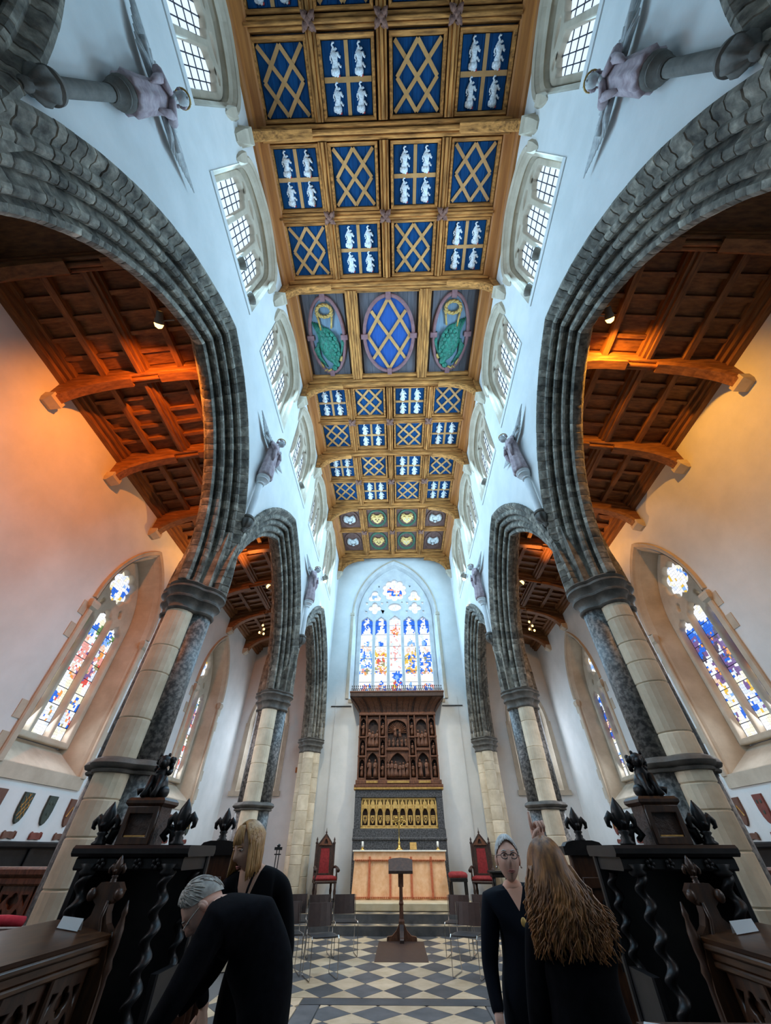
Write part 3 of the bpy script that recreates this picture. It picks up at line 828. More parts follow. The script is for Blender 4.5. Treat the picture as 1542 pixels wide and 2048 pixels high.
# ---- great east window
ew = empty('window_13', label='great east window of five stained lights under flowing tracery', kind='structure')
yg = YE + .42
fe = lambda y: (lambda a, b: (a, y, b))
loft_between('reveal', EW_OUT, fe(YE - .01), gothic(0, 3.5, 6.0, 9.7, 12.36, 16), fe(yg + .1), 'grey_tracery', ew, [(gothic(0, 3.74, 5.93, 9.7, 12.54, 16), fe(YE + .08)), (gothic(0, 3.70, 5.95, 9.7, 12.5, 16), fe(YE + .1))])
o1 = gothic(0, 4.06, 9.55, 9.7, 12.72, 16)[2:]; o0 = gothic(0, 3.86, 9.55, 9.7, 12.62, 16)[2:]
mb = MB(); mb.loft([[(p[0], YE + .02, p[1]), ((p[0] * 2 + q[0]) / 3, YE - .06, (p[1] * 2 + q[1]) / 3), ((p[0] + 2 * q[0]) / 3, YE - .05, (p[1] + 2 * q[1]) / 3), (q[0], YE + .02, q[1])] for p, q in zip(o1, o0)]); mb.build('hood_mould', 'window_stone', ew)
for s in (-1, 1):
    MB().bbox(*sorted((s * 1.93, s * 2.06)), YE - .05, YE + .02, 5.95, 9.6, .02).build('jamb_moulding', 'window_stone', ew)
    MB().box(*sorted((s * 1.9, s * 2.08)), YE - .07, YE + .02, 9.55, 9.68).build('label_stop', 'window_stone', ew)
ELX = [-1.32, -.66, 0, .66, 1.32]
holes = [light_head(x, .53, 6.0, 9.62 if x else 9.68) for x in ELX]
holes.append(foil(0, 11.12, 10, .45, .17, rot=PI / 10))
for s in (-1, 1):
    holes.append(foil(s * .98, 10.75, 3, .17, .17, rot=PI / 2)); holes.append(foil(s * .97, 10.12, 4, .17, .14, rot=0))
    for (x, z, q) in ((.62, 10.38, .09), (1.36, 10.38, .09), (.58, 9.93, .07), (1.38, 9.93, .07), (.78, 11.32, .07)): holes.append([(s * x, z - q), (s * x + q * .8, z + q * .6), (s * x - q * .8, z + q * .9)])
    holes.append([(s * .36 + .04 * math.cos(t), 10.42 + .05 * math.sin(t)) for t in (2 * PI * i / 8 for i in range(8))])
holes.append([(.32 * math.cos(t), 10.17 + .2 * math.sin(t)) for t in (2 * PI * i / 20 for i in range(20))])
plate('tracery', gothic(0, 3.56, 5.94, 9.7, 12.42, 16), holes, .16, lambda a, b, d: (a, yg + d, b), 'grey_tracery', ew, bevel=.025)
rg_ = random.Random(3)
SCHEME = [('sky', 'blue', 'rose'), ('gold', 'red', 'cream'), ('rose', 'white', 'pale'), ('gold', 'blue', 'orange'), ('blue', 'olive', 'red')]
def east_col(li):
    x0 = ELX[li]; r = rg_; sch = SCHEME[li]
    def f(a, z):
        u = (a - x0) / .265; v = (z - 5.6) / 4.05
        if li == 2:
            if v > .90: return pick(r, white=5, pale=1)
            if v > .78: return pick(r, red=2, orange=2, rose=2, white=2) if abs(u) < .75 else 'white'
            if v > .42: return pick(r, white=7, pale=1, rose=1) if abs(u) < .8 else pick(r, white=3, cream=1)
            if v > .38: return 'white'
            if v > .30: return pick(r, blue=3, sky=1) if abs(u) < .6 else 'white'
            return pick(r, red=2, blue=4, cream=1, white=2, green=.6, gold=.6) if abs(u) < .8 else pick(r, white=4, pale=1)
        if v > .87: return 'blue' if abs(u) > .38 else pick(r, blue=1, white=4)
        if v > .72: return pick(r, white=6, pale=1) if abs(u) < .7 or v < .8 else 'blue'
        if v > .66: return pick(r, sky=4, blue=1) if abs(u) < .45 else 'white'
        if v > .36:
            if abs(u) > .78: return pick(r, gold=2, white=3, olive=1) if li in (1, 3) else pick(r, white=3, blue=2, pale=1)
            if v > .60: return pick(r, flesh=2, white=4)
            if v < .40: return pick(r, rose=2, orange=2, olive=1, blue=1)
            return pick(r, **{sch[0]: 2.0, sch[1]: 2.4, 'white': 3.4, 'flesh': .6, 'olive': .5}) if abs(u) < .55 else pick(r, white=4, **{sch[0]: 1.4})
        if v > .26: return pick(r, white=9, cream=1)
        if abs(u) > .75: return 'white'
        return pick(r, blue=3, rose=2, white=3.5, flesh=.7, green=.6, orange=.7, sky=.8)
    return f
SADDLE = [5.98, 6.3, 6.75, 7.2, 7.75, 8.3, 8.85, 9.3, 9.75]
for li, x in enumerate(ELX):
    ecol = coherent(east_col(li), .13, rg_, .7)
    for a, b in zip(SADDLE, SADDLE[1:]):
        stained_pane('pane', x - .28, x + .28, a, b - .015, lambda p, q: (p, yg + .09, q), ecol, .055, ew, rg_)
def tr_col(a, z):
    if abs(a) < .35 and 10.85 < z < 11.35: return pick(rg_, white=4, rose=1.2, blue=1.2, green=.5, gold=.5)
    if abs(abs(a) - .98) < .12 and 10.6 < z < 10.85: return pick(rg_, sky=1, gold=1, white=2)
    return pick(rg_, white=12, pale=2, cream=.6)
for (a0, a1, b0, b1) in ((-.66, .66, 10.45, 11.78), (-1.7, -.5, 9.78, 11.2), (.5, 1.7, 9.78, 11.2), (-.48, .48, 9.8, 10.43)):
    stained_pane('pane', a0, a1, b0, b1, lambda p, q: (p, yg + .1, q), tr_col, .1, ew, rg_)
mb = MB(); mb.box(-1.75, 1.75, yg + .13, yg + .14, 5.5, 12.3); mb.build('lead_came', 'lead', ew)
mb = MB(); mb.prism(gothic(0, 3.5, 5.25, 9.7, 12.36, 10), lambda a, b: (a, yg + .2, b), lambda a, b: (a, yg + .3, b)); mb.build('outer_guard', 'iron', ew)
mb = MB(); mb.box(-1.93, 1.93, YE - .02, yg + .1, 5.8, 5.94); mb.build('window_sill', 'window_stone', ew)

# ---- aisle windows: three stained lights, cusped circle above
def aisle_window(s, wi):
    c = AWY[wi]; xg = XA + .50; idx = 14 + wi + (3 if s > 0 else 0)
    pos = ('nearest, largest in the aisle' if wi == 0 else 'farther along the aisle' if wi == 1 else 'beside the camera')
    w = empty('window_%d' % idx, label='%s aisle window with three stained lights and a cusped circle, %s' % (SN[s], pos), kind='structure')
    f = lambda x: (lambda a, b: (s * x, a, b))
    A = aisle_win_outline(c); B = gothic(c, 1.62, 2.95, 5.3, 6.8, 12)
    loft_between('reveal', A, f(XA - .02), B, f(xg + .1), 'window_stone', w, [(gothic(c, 1.86, 2.52, 5.26, 6.98, 12), f(XA + .06)), (gothic(c, 1.84, 2.55, 5.26, 6.96, 12), f(XA + .08))])
    o1 = gothic(c, 2.2, 5.1, 5.25, 7.2, 12)[2:]; o0 = gothic(c, 1.94, 5.1, 5.25, 7.02, 12)[2:]
    mb = MB(); mb.loft([[(s * (XA + .02), *p), (s * (XA - .07), p[0] * .85 + q[0] * .15, p[1] * .85 + q[1] * .15), (s * (XA - .05), p[0] * .55 + q[0] * .45, p[1] * .55 + q[1] * .45), (s * (XA - .055), p[0] * .35 + q[0] * .65, p[1] * .35 + q[1] * .65), (s * (XA - .02), p[0] * .2 + q[0] * .8, p[1] * .2 + q[1] * .8), (s * (XA + .02), *q)] for p, q in zip(o1, o0)])
    smooth_angle(mb.build('hood_mould', 'window_stone', w), 30)
    for q in (-1, 1):
        y = c + q * 1.0
        mb = MB(); mb.bbox(*sorted((s * (XA - .05), s * (XA + .02))), y - .07, y + .07, 2.5, 5.02, .02); mb.build('jamb_shaft', 'window_stone', w)
        mb = MB(); mb.loft([[(s * (XA + .02), y - k, z), (s * (XA - d), y - k, z), (s * (XA - d), y + k, z), (s * (XA + .02), y + k, z)] for z, d, k in ((5.0, .05, .07), (5.05, .09, .1), (5.14, .1, .12), (5.2, .07, .11))]); mb.build('jamb_capital', 'window_stone', w)
        z = 2.6
        while z < 4.9:   # quoin stones toothed into the plaster
            if int(z * 10) % 2 == 0: MB().box(*sorted((s * (XA - .012), s * (XA + .02))), *sorted((y + q * .06, y + q * .22)), z, z + .26).build('quoin', 'window_stone', w)
            z += .45
    mb = MB(); mb.loft([[(s * (XA - .03), c - 1.05, z), (s * (XA - .03), c + 1.05, z), (s * (XA + .05), c + 1.05, z), (s * (XA + .05), c - 1.05, z)] for z in (2.32, 2.52)]); mb.build('window_sill', 'window_stone', w)
    lx = [c - .5, c, c + .5]
    holes = [light_head(y, .43, 3.05, 5.32 if i != 1 else 5.5) for i, y in enumerate(lx)]
    holes.append(foil(c, 6.12, 8, .29, .13, rot=PI / 8))
    for q in (-1, 1): holes.append(foil(c + q * .34, 5.58, 2, .04, .05, rot=R(90 + q * 25)))
    plate('tracery', gothic(c, 1.66, 2.95, 5.3, 6.84, 12), holes, .16, lambda a, b, d: (s * (xg + d), a, b), 'window_stone', w, bevel=.03)
    rr = random.Random(20 + idx)
    def colf(a, z):
        i = min(range(3), key=lambda k: abs(lx[k] - a)); u = (a - lx[i]) / .19; v = (z - 3.05) / 2.4
        if z > 5.6: return pick(rr, white=7, pale=2, cream=2, gold=.4, sky=.6, blue=.3)
        if v > .88: return pick(rr, white=3, cream=1)
        if v > .76: return pick(rr, blue=4, sky=2, white=1) if u * (1 if s > 0 else -1) > -.5 else pick(rr, white=2, green=1)
        if s < 0:
            if v > .44: return pick(rr, rose=3, white=2.5, red=1.2, flesh=1, purple=.8, orange=.6, olive=.5, pale=1)
            if v > .33: return pick(rr, white=4, cream=3)
            if v > .08: return pick(rr, white=3, pale=1.5, red=1, blue=1.2, orange=.8, cream=2, rose=1, olive=.6)
            return pick(rr, white=3, cream=2)
        if v > .40: return pick(rr, purple=4, dark=2, white=1.2, blue=1.6, flesh=.5, orange=.5, pale=.6)
        if v > .32: return pick(rr, cream=3, white=3, gold=.8)
        if v > .08: return pick(rr, white=4, pale=2, blue=1.4, gold=.8, cream=2, sky=1, purple=.8)
        return pick(rr, white=3, cream=2)
    colf = coherent(colf, .13, rr, .75)
    zs = [3.0, 3.3, 3.6, 3.9, 4.2, 4.5, 4.8, 5.1, 5.5]
    for y in lx:
        for a, b in zip(zs, zs[1:]):
            stained_pane('pane', y - .235, y + .235, a, b - .012, lambda p, q: (s * (xg + .09), p, q), colf, .047, w, rr)
    stained_pane('pane', c - .44, c + .44, 5.66, 6.6, lambda p, q: (s * (xg + .09), p, q), colf, .07, w, rr)
    for q in (-1, 1): stained_pane('pane', c + q * .38 - .17, c + q * .38 + .17, 5.52, 5.65, lambda p, k: (s * (xg + .09), p, k), colf, .07, w, rr)
    MB().box(*sorted((s * (xg + .12), s * (xg + .13))), c - .8, c + .8, 2.96, 6.7).build('lead_came', 'lead', w)
for s in (-1, 1):
    for wi in range(3): aisle_window(s, wi)
# ---- aisle east windows, one narrow light pair each
for s in (-1, 1):
    w = empty('window_%d' % (20 if s < 0 else 21), label='narrow stained window in the end wall of the %s aisle' % SN[s], kind='structure')
    c = s * 5.0; A = EA_OUT[s]; yg2 = YE + .35
    loft_between('reveal', A, fe(YE - .02), gothic(c, 1.0, 3.2, 5.0, 6.4, 10), fe(yg2 + .1), 'window_stone', w)
    o1 = gothic(c, 1.64, 3.0, 5.0, 6.78, 10)[2:]; o0 = gothic(c, 1.4, 3.0, 5.0, 6.6, 10)[2:]
    mb = MB(); mb.loft([[(p[0], YE + .02, p[1]), ((p[0] * 2 + q[0]) / 3, YE - .06, (p[1] * 2 + q[1]) / 3), (q[0], YE - .03, q[1])] for p, q in zip(o1, o0)], closed=True); mb.build('hood_mould', 'window_stone', w)
    for q in (-1, 1): MB().box(c + q * .76 - .08, c + q * .76 + .08, YE - .03, YE + .02, 3.0, 5.1).build('jamb_moulding', 'window_stone', w)
    MB().box(c - .9, c + .9, YE - .06, YE + .1, 2.86, 3.0).build('window_sill', 'window_stone', w)
    holes = [light_head(c - .25, .38, 3.25, 5.2), light_head(c + .25, .38, 3.25, 5.2), foil(c, 5.75, 4, .13, .1)]
    plate('tracery', gothic(c, 1.04, 3.18, 5.0, 6.44, 10), holes, .14, lambda a, b, d: (a, yg2 + d, b), 'window_stone', w, bevel=.02)
    rr = random.Random(60 + s)
    for x in (c - .25, c + .25):
        for k in range(6): stained_pane('pane', x - .21, x + .21, 3.2 + k * .34, 3.2 + (k + 1) * .34 - .01, lambda p, q: (p, yg2 + .08, q), lambda a, z: pick(rr, white=3, blue=3, sky=1, rose=1, cream=1, purple=.6), .08, w, rr)
    stained_pane('pane', c - .3, c + .3, 5.4, 6.1, lambda p, q: (p, yg2 + .08, q), lambda a, z: pick(rr, white=4, pale=1, sky=1), .1, w, rr)
    MB().box(c - .52, c + .52, yg2 + .11, yg2 + .12, 3.1, 6.4).build('lead_came', 'lead', w)
# ================================================================ AISLE ROOFS
ATY = [1.35, 3.2, 5.05, 6.9, 8.75, 10.6, 12.45, 14.3]
def roof_z(x): return 8.02 + (XA - x) * .21      # board underside
SL = math.atan(.21)
for s in (-1, 1):
    mb = MB(); x0, x1 = XW + TW - .1, XA + .35
    mb.add([(s * x, y, roof_z(x) + d) for d in (0.02, .1) for x, y in ((x0, -6), (x1, -6), (x1, YE + .1), (x0, YE + .1))], [(0, 1, 2, 3), (4, 7, 6, 5), (0, 4, 5, 1), (1, 5, 6, 2), (2, 6, 7, 3), (3, 7, 4, 0)])
    ar = mb.build('ceiling_aisle_' + SN[s], 'aisle_wood'); tag(ar, 'panelled timber roof of the %s aisle' % SN[s], kind='structure')
    def lean(mb_, xa, xb, y0, y1, dz0, dz1):
        mb_.add([(s * xa, y0, roof_z(xa) - dz0), (s * xb, y0, roof_z(xb) - dz0), (s * xb, y1, roof_z(xb) - dz0), (s * xa, y1, roof_z(xa) - dz0),
                 (s * xa, y0, roof_z(xa) - dz1), (s * xb, y0, roof_z(xb) - dz1), (s * xb, y1, roof_z(xb) - dz1), (s * xa, y1, roof_z(xa) - dz1)],
                [(0, 1, 2, 3), (4, 7, 6, 5), (0, 4, 5, 1), (1, 5, 6, 2), (2, 6, 7, 3), (3, 7, 4, 0)])
    # boards, rafters across, purlins along
    xs = [3.45, 4.05, 4.75, 5.4, 6.08]
    for k in range(len(ATY) - 1):
        y0, y1 = ATY[k] + .12, ATY[k + 1] - .12; n = 5; st = (y1 - y0) / n
        for i in range(1, n):
            mb = MB(); lean(mb, 3.5, XA, y0 + st * i - .035, y0 + st * i + .035, 0, .075); mb.build('rafter', 'aisle_wood', ar)
        for i in range(n):
            for a, b in zip(xs, xs[1:]):
                mb = MB(); lean(mb, a, b, y0 + st * i + .04, y0 + st * (i + 1) - .04, -.03, random.uniform(.0, .012)); mb.build('board', 'aisle_wood', ar)
        for j, x in enumerate((4.05, 4.75, 5.4)):
            mb = MB(); hw = .085 if j == 1 else .05; dd = .17 if j == 1 else .13
            lean(mb, x - hw, x + hw, y0 - .06, y1 + .06, 0, dd)
            if j == 1:
                lean(mb, x - hw * 1.5, x - hw * .6, y0 - .06, y1 + .06, 0, dd * .6); lean(mb, x + hw * .6, x + hw * 1.5, y0 - .06, y1 + .06, 0, dd * .6); lean(mb, x - hw * .35, x + hw * .35, y0 - .06, y1 + .06, 0, dd * 1.2)
            mb.build('purlin', 'aisle_wood_y', ar)
    for (dx0, dx1, h) in ((0, .22, .10), (0, .16, .17), (0, .10, .24)):
        mb = MB(); lean(mb, XA - dx1, XA + .01, -5.9, YE, 0, h); mb.build('wall_plate', 'aisle_wood_y', ar)
    for k, y in enumerate(ATY):
        t = empty('aisle_roof_truss', (0, y, 0), label='dark oak tie beam crossing the %s aisle, %s from the camera' % (SN[s], ['first', 'second', 'third', 'fourth', 'fifth', 'sixth', 'seventh', 'eighth'][k]), cat='roof truss', group='%s aisle roof trusses' % SN[s])
        mb = MB(); P = moulding_profile(.24, .30, 3)
        mb.loft([[(s * x, p, roof_z(x) + .02 - q) for p, q in P] for x in (3.46, XA)]); mb.build('tie_beam', 'aisle_wood', t)
        arc = bez((XA - .13, 7.40), (XA - .2, 7.62), (XA - .55, 7.86), (XA - 1.2, roof_z(XA - 1.2) - .28), 8)
        mb = MB(); sp = [(XA, 7.40)] + arc + [(XA - 1.2, roof_z(XA - 1.2) - .2), (XA, 7.9)]
        mb.prism([(s * a, b) for a, b in sp], lambda a, b: (a, -.09, b), lambda a, b: (a, .09, b)); mb.build('brace', 'aisle_wood', t)
        mb = MB(); mb.loft([[(s * a, -.11, b), (s * (a - .04), -.08, b - .05), (s * (a - .04), .08, b - .05), (s * a, .11, b)] for a, b in arc]); mb.build('brace_moulding', 'aisle_wood', t)
        mb = MB(); mb.loft([[(s * XA, -q, z), (s * (XA - r), -q, z), (s * (XA - r), q, z), (s * XA, q, z)] for z, r, q in ((7.42, .18, .13), (7.30, .18, .13), (7.22, .06, .10))]); mb.build('corbel', 'window_stone', t)
        arc = bez((3.55, 8.0), (3.62, 8.2), (3.8, roof_z(3.8) - .3), (4.4, roof_z(4.4) - .29), 6)
        mb = MB(); mb.prism([(s * a, b) for a, b in [(3.5, 8.0)] + arc + [(4.4, roof_z(4.4) - .2), (3.5, roof_z(3.5) - .2)]], lambda a, b: (a, -.08, b), lambda a, b: (a, .08, b)); mb.build('brace', 'aisle_wood', t)

# ---- warm spotlights in the aisles
mat('bulb', (1, .9, .7), emit=(1.0, .58, .16), estr=5.0)
def spot_lamp(x, y, z, tx, ty, tz, label, power, grp=None, size=.05, cone=100, col=(1.0, .46, .12)):
    t = empty('spotlight', (x, y, z), label=label, cat='lamp', group=grp)
    d = (Vector((tx, ty, tz)) - Vector((x, y, z))).normalized(); q = d.to_track_quat('Z', 'Y').to_matrix()
    rg = lambda r, h: [tuple(q @ Vector((r * math.cos(2 * PI * i / 14), r * math.sin(2 * PI * i / 14), h))) for i in range(14)]
    mb = MB(); mb.loft([rg(.03, -.16), rg(.05, -.15), rg(.055, -.05), rg(.07, -.02), rg(.07, .03)], cap=False); mb.build('housing', 'lamp_body', t, smooth=True)
    mb = MB(); mb.loft([rg(.02, -.06), rg(.055, -.02), rg(.07, .04), rg(.05, .09), rg(.01, .11)]); mb.build('bulb', 'bulb', t, smooth=True)
    sx = 1 if x > 0 else -1
    mb = MB(); mb.tube([(0, 0, 0) if 0 else tuple(q @ Vector((0, 0, -.15))), (-sx * .05, 0, .02), (-(abs(x) - XW - TW) * sx if abs(x) > XW else sx * .13, 0, .05)], .012, 6); mb.build('bracket', 'lamp_body', t)
    ld = bpy.data.lights.new('spot', 'SPOT'); ld.energy = power; ld.color = col; ld.spot_size = R(cone); ld.spot_blend = 1.0; ld.shadow_soft_size = size
    lo = bpy.data.objects.new('lamp_light', ld); COL.objects.link(lo); lo.parent = t
    lo.location = d * .16; lo.rotation_euler = d.to_track_quat('-Z', 'Y').to_euler()
    return t
spot_lamp(-3.75, 2.1, 7.8, -6.1, 7.6, 5.6, 'glowing warm spotlight on the left arch soffit', 620, col=(1.0, .27, .03), cone=140)
spot_lamp(3.75, 2.35, 8.15, 6.1, 7.4, 5.6, 'glowing warm spotlight on the right arch soffit', 480, col=(1.0, .42, .05), cone=140)
spot_lamp(-3.7, 9.3, 7.2, -5.0, 8.4, 8.1, 'warm spotlight high in the left aisle beside the second pier', 320, col=(1.0, .42, .09))
spot_lamp(3.7, 9.3, 7.2, 5.0, 8.4, 8.1, 'warm spotlight high in the right aisle beside the second pier', 320, col=(1.0, .42, .09))

# ---- clusters of small lamps hanging at the second arches
for s in (-1, 1):
    t = empty('lamp_cluster', (s * 3.9, 10.0, 6.35), label='small cluster of bare bulbs hanging high in the %s aisle by the second pier' % SN[s], cat='lamp')
    for k, (a, b) in enumerate(((0, 0), (.06, -.12), (-.05, -.22), (.08, -.26))):
        MB().ell((a, 0, b), (.028, .028, .034), 10, 8).build('bulb', 'bulb', t, smooth=True)
    mb = MB(); mb.tube([(0, 0, .05), (.02, 0, -.12), (0, 0, -.28)], .012, 6); mb.tube([(0, 0, .05), (0, 0, 2.2)], .006, 5); mb.build('stem', 'lamp_body', t)
# ---- floodlights standing on the clerestory sills, aimed at the ceiling
def flood(s, y, n, lit):
    t = empty('floodlight', (s * (XW + .02), y, 9.53), label='%s round grey floodlight on a clerestory sill, %s from the camera' % (SN[s], n), cat='floodlight', group='clerestory floodlights')
    mb = MB(); ax = Vector((-s * .75, 0, .66)).normalized(); q = ax.to_track_quat('Z', 'Y').to_matrix()
    rg = lambda r, h: [tuple(q @ Vector((r * math.cos(2 * PI * i / 16), r * math.sin(2 * PI * i / 16), h)) + Vector((-s * .05, 0, .16))) for i in range(16)]
    mb.loft([rg(.05, -.09), rg(.09, -.07), rg(.12, .0), rg(.125, .03), rg(.11, .03), rg(.09, .0)]); mb.build('housing', 'lamp_body', t, smooth=False)
    mb = MB(); mb.loft([rg(.105, .012), rg(.105, .02)]); mb.build('lens', 'eye_glass', t)
    mb = MB(); mb.box(-.05, .05, -.06, .06, 0, .02); mb.tube([(0, 0, .02), (-s * .05, 0, .1)], .015, 6); mb.build('bracket', 'lamp_body', t)
    if lit:
        ld = bpy.data.lights.new('flood', 'SPOT'); ld.energy = lit; ld.color = (1.0, .74, .44); ld.spot_size = R(130); ld.spot_blend = 1.0; ld.shadow_soft_size = .1
        lo = bpy.data.objects.new('flood_light', ld); COL.objects.link(lo); lo.parent = t; d = Vector((-s * .8, 0, .62)); lo.location = (-s * .16, 0, .3); lo.rotation_euler = d.to_track_quat('-Z', 'Y').to_euler()
# ---- sanctuary spotlights high on the side walls, aimed at the altar
for s in (-1, 1):
    spot_lamp(s * (XW - .12), 12.0, 9.15, -s * .4, 15.3, 2.2, '%s small white spotlight high on the wall, aimed at the altar' % SN[s], 700, cone=75, col=(1.0, .86, .66))
mat('eye_glass', (.5, .5, .5), rough=.2)
for s in (-1, 1):
    for y, n, e in ((1.75, 'first', 80), (2.35, 'second', 0), (7.5, 'third', 80), (12.6, 'fourth', 60)): flood(s, y, n, e)
# ================================================================ ANGELS ON WALL SHAFTS
ANG = {1: 'overhead', 2: 'above the nearest pier', 3: 'above the second pier'}
def angel(s, k):
    y = COLY[k] - (.08 if k < 3 else 0)
    f = lambda x, yy, z: (s * (XW - .03 - x), yy, z)     # x measured out from the wall
    sh = empty('wall_shaft', (0, y, 0), label='%s slender wall shaft on a leafy corbel, %s' % (SN[s], ANG[k]), cat='wall shaft')
    def ring(cx, r, z, n=18, wob=0, m=8): return [f(cx + r * (1 + wob * math.cos(m * t)) * math.cos(t), r * (1 + wob * math.cos(m * t)) * math.sin(t), z) for t in (2 * PI * i / n for i in range(n))]
    mb = MB(); mb.loft([ring(.08, .085, 6.07, 12), ring(.08, .065, 6.11, 12), ring(.08, .065, 6.98, 12)]); mb.build('shaft', 'cap_stone' if k == 1 else 'grey_tracery', sh, smooth=True)
    mb = MB(); mb.loft([ring(.04, .03, 5.72, 48), ring(.05, .05, 5.75, 48), ring(.06, .045, 5.79, 48), ring(.07, .08, 5.83, 48, .12, 7), ring(.08, .105, 5.88, 48, .16, 7), ring(.08, .115, 5.95, 48, .12, 7), ring(.08, .10, 5.99, 48), ring(.08, .12, 6.01, 48), ring(.08, .115, 6.05, 48), ring(.08, .07, 6.08, 48)]); smooth_angle(mb.build('leafy_corbel', 'cap_stone', sh), 40)
    mb = MB(); mb.loft([ring(.085, .07, 6.95), ring(.085, .085, 6.97), ring(.085, .075, 7.0), ring(.09, .10, 7.05), ring(.1, .125, 7.08), ring(.1, .12, 7.11), ring(.105, .14, 7.14), ring(.11, .14, 7.17)]); smooth_angle(mb.build('pedestal', 'grey_tracery' if k > 1 else 'cap_stone', sh), 40)
    a = empty('angel_statue', (0, y, 0), label='%s carved angel with outspread wings in a mauve robe, %s' % (SN[s], ANG[k]), cat='statue')
    mb = MB(); n = 30; prof = [(7.17, .15, .14), (7.22, .17, .15), (7.55, .15, .13), (7.85, .14, .12), (8.02, .155, .125), (8.14, .165, .12), (8.22, .13, .1), (8.28, .06, .06)]
    mb.loft([[f(.13 + rx * (1 + fo * math.cos(9 * t)) * math.cos(t), ry * (1 + fo * math.cos(9 * t)) * math.sin(t), z) for t in (2 * PI * i / n for i in range(n))] for (z, ry, rx), fo in zip(prof, (.1, .09, .07, .04, .03, .02, 0, 0))])
    for q in (-1, 1):   # sleeves meeting at the breast
        mb.tube([f(.13, q * .16, 8.16), f(.2, q * .2, 8.0), f(.27, q * .12, 7.9), f(.29, q * .02, 7.96)], [.055, .055, .045, .03], 8)
        mb.tube([f(.25, q * .14, 7.92), f(.25, q * .13, 7.76), f(.23, q * .1, 7.62)], [.05, .04, .015], 7)
    mb.build('robe', 'angel_robe', a, smooth=True)
    mb = MB(); mb.ell(f(.27, 0, 8.33), (.075, .07, .095), 14, 10); mb.ell(f(.345, 0, 8.315), (.015, .014, .02), 8, 6)
    mb.tube([f(.14, 0, 8.2), f(.23, 0, 8.28)], [.05, .045], 8)
    for q in (-1, 1): mb.ell(f(.332, q * .028, 8.34), (.012, .014, .01), 6, 5)
    mb.tube([f(.28, .02, 7.96), f(.30, 0, 8.0), f(.30, 0, 8.05)], [.025, .03, .01], 7)
    mb.build('face_and_hands', 'angel_wing', a, smooth=True)
    mb = MB()
    for i in range(22):
        t = random.uniform(0, 2 * PI); u = random.uniform(-.2, 1)
        mb.ell(f(.24 + .075 * math.cos(t) * (1 - .3 * max(u, 0)) - .01, .08 * math.sin(t) * (1 - .3 * max(u, 0)), 8.35 + .08 * u), (.025, .025, .025), 6, 5)
    mb.build('curls', 'angel_robe', a, smooth=True)
    mb = MB(); mb.tube([f(.245 + .09 * math.cos(t), .09 * math.sin(t), 8.41) for t in (2 * PI * i / 16 for i in range(17))], .012, 5); mb.build('halo_band', 'gold_dull', a)
    for q in (-1, 1):
        w = MB()
        for i in range(9):   # layered feathers
            u = i / 8
            w.tube([f(.06, q * .10, 8.16 - .05 * u), f(.07, q * (.30 + .1 * (1 - u)), 8.22 - .12 * u), f(.05, q * (.88 - .45 * u), 8.34 - .30 * u)], [.03, .04, .008], 6)
        for i in range(4):
            w.tube([f(.09, q * (.12 + .05 * i), 8.2 - .02 * i), f(.10, q * (.2 + .09 * i), 8.23 - .03 * i)], [.03, .035], 6)
        w.build('wing', 'angel_wing', a, smooth=True)
for s in (-1, 1):
    for k in (1, 2, 3): angel(s, k)

# ================================================================ SANCTUARY
# steps: black risers, black and white treads
def step(name, x0, x1, y0, y1, z0, z1, label):
    t = tag(MB().box(x0, x1, y0, y1, z0, z1 - .012).build(name, 'tile_black'), label, kind='structure')
    n = int((x1 - x0) / .52); w = (x1 - x0) / n
    for i in range(n):
        a = x0 + w * i; m = (y0 + .3 + y0) / 2
        MB().prism([(a + .01, y0 + .15), (a + w / 2, y0 + .02), (a + w - .01, y0 + .15), (a + w / 2, y0 + .28)], lambda p, q: (p, q, z1 - .012), lambda p, q: (p, q, z1)).build('tile', 'tile_black', t)
        for sx in (0, 1):
            xx = a + w * sx
            for sy in (0, 1):
                tri = [(xx, y0 + .15), (a + w / 2, y0 + (.29 if sy else .01)), (xx, y0 + (.29 if sy else .01))]
                MB().prism(tri, lambda p, q: (p, q, z1 - .012), lambda p, q: (p, q, z1 - .001)).build('tile', 'tile_white', t)
step('step_1', -2.75, 2.75, 13.15, 13.5, 0, .17, 'lowest black marble altar step with lozenge tiles')
step('step_2', -2.75, 2.75, 13.45, 15.7, 0, .34, 'second black marble altar step with lozenge tiles')
pr = MB().bbox(-1.70, 1.90, 13.78, 15.7, .34, .5, .02).build('altar_platform', 'predella'); tag(pr, 'cream stone platform the altar stands on', 'platform')
# altar with frontal
al = empty('altar', (0, 14.5, .5), label='altar draped in a peach frontal with red stripes and scalloped fringe', cat='altar')
mb = MB(); n = 26; rings = []
for z, fl_, wv in ((0.0, .06, .018), (.25, .045, .012), (.6, .02, .006), (.93, 0, .0)):
    ring = []
    hx, d0, d1 = 1.29 + fl_, -fl_, .62 + fl_ * .3
    for i in range(n * 2): 
        u = i / (n * 2 - 1); x = -hx + 2 * hx * u; ring.append((x, d0 + wv * math.sin(u * 40), z))
    for i in range(8): ring.append((hx + wv * math.sin(i * 2), d0 + (d1 - d0) * (i + 1) / 9, z))
    ring += [(hx, d1, z), (-hx, d1, z)]
    for i in range(8): ring.append((-hx + wv * math.sin(i * 2), d1 - (d1 - d0) * (i + 1) / 9, z))
    rings.append(ring)
mb.loft(rings); frontal = mb.build('frontal', 'frontal', al, smooth=False); smooth_angle(frontal, 50)
for x in (-.86, -.27, .33, .9):
    mb = MB(); mb.loft([[(x - .028, -(.068 - .065 * z / .93) - .02, z), (x + .028, -(.068 - .065 * z / .93) - .02, z), (x + .028, .0, z), (x - .028, .0, z)] for z in (.03, .3, .6, .86)]); mb.build('stripe', 'frontal_red', frontal)
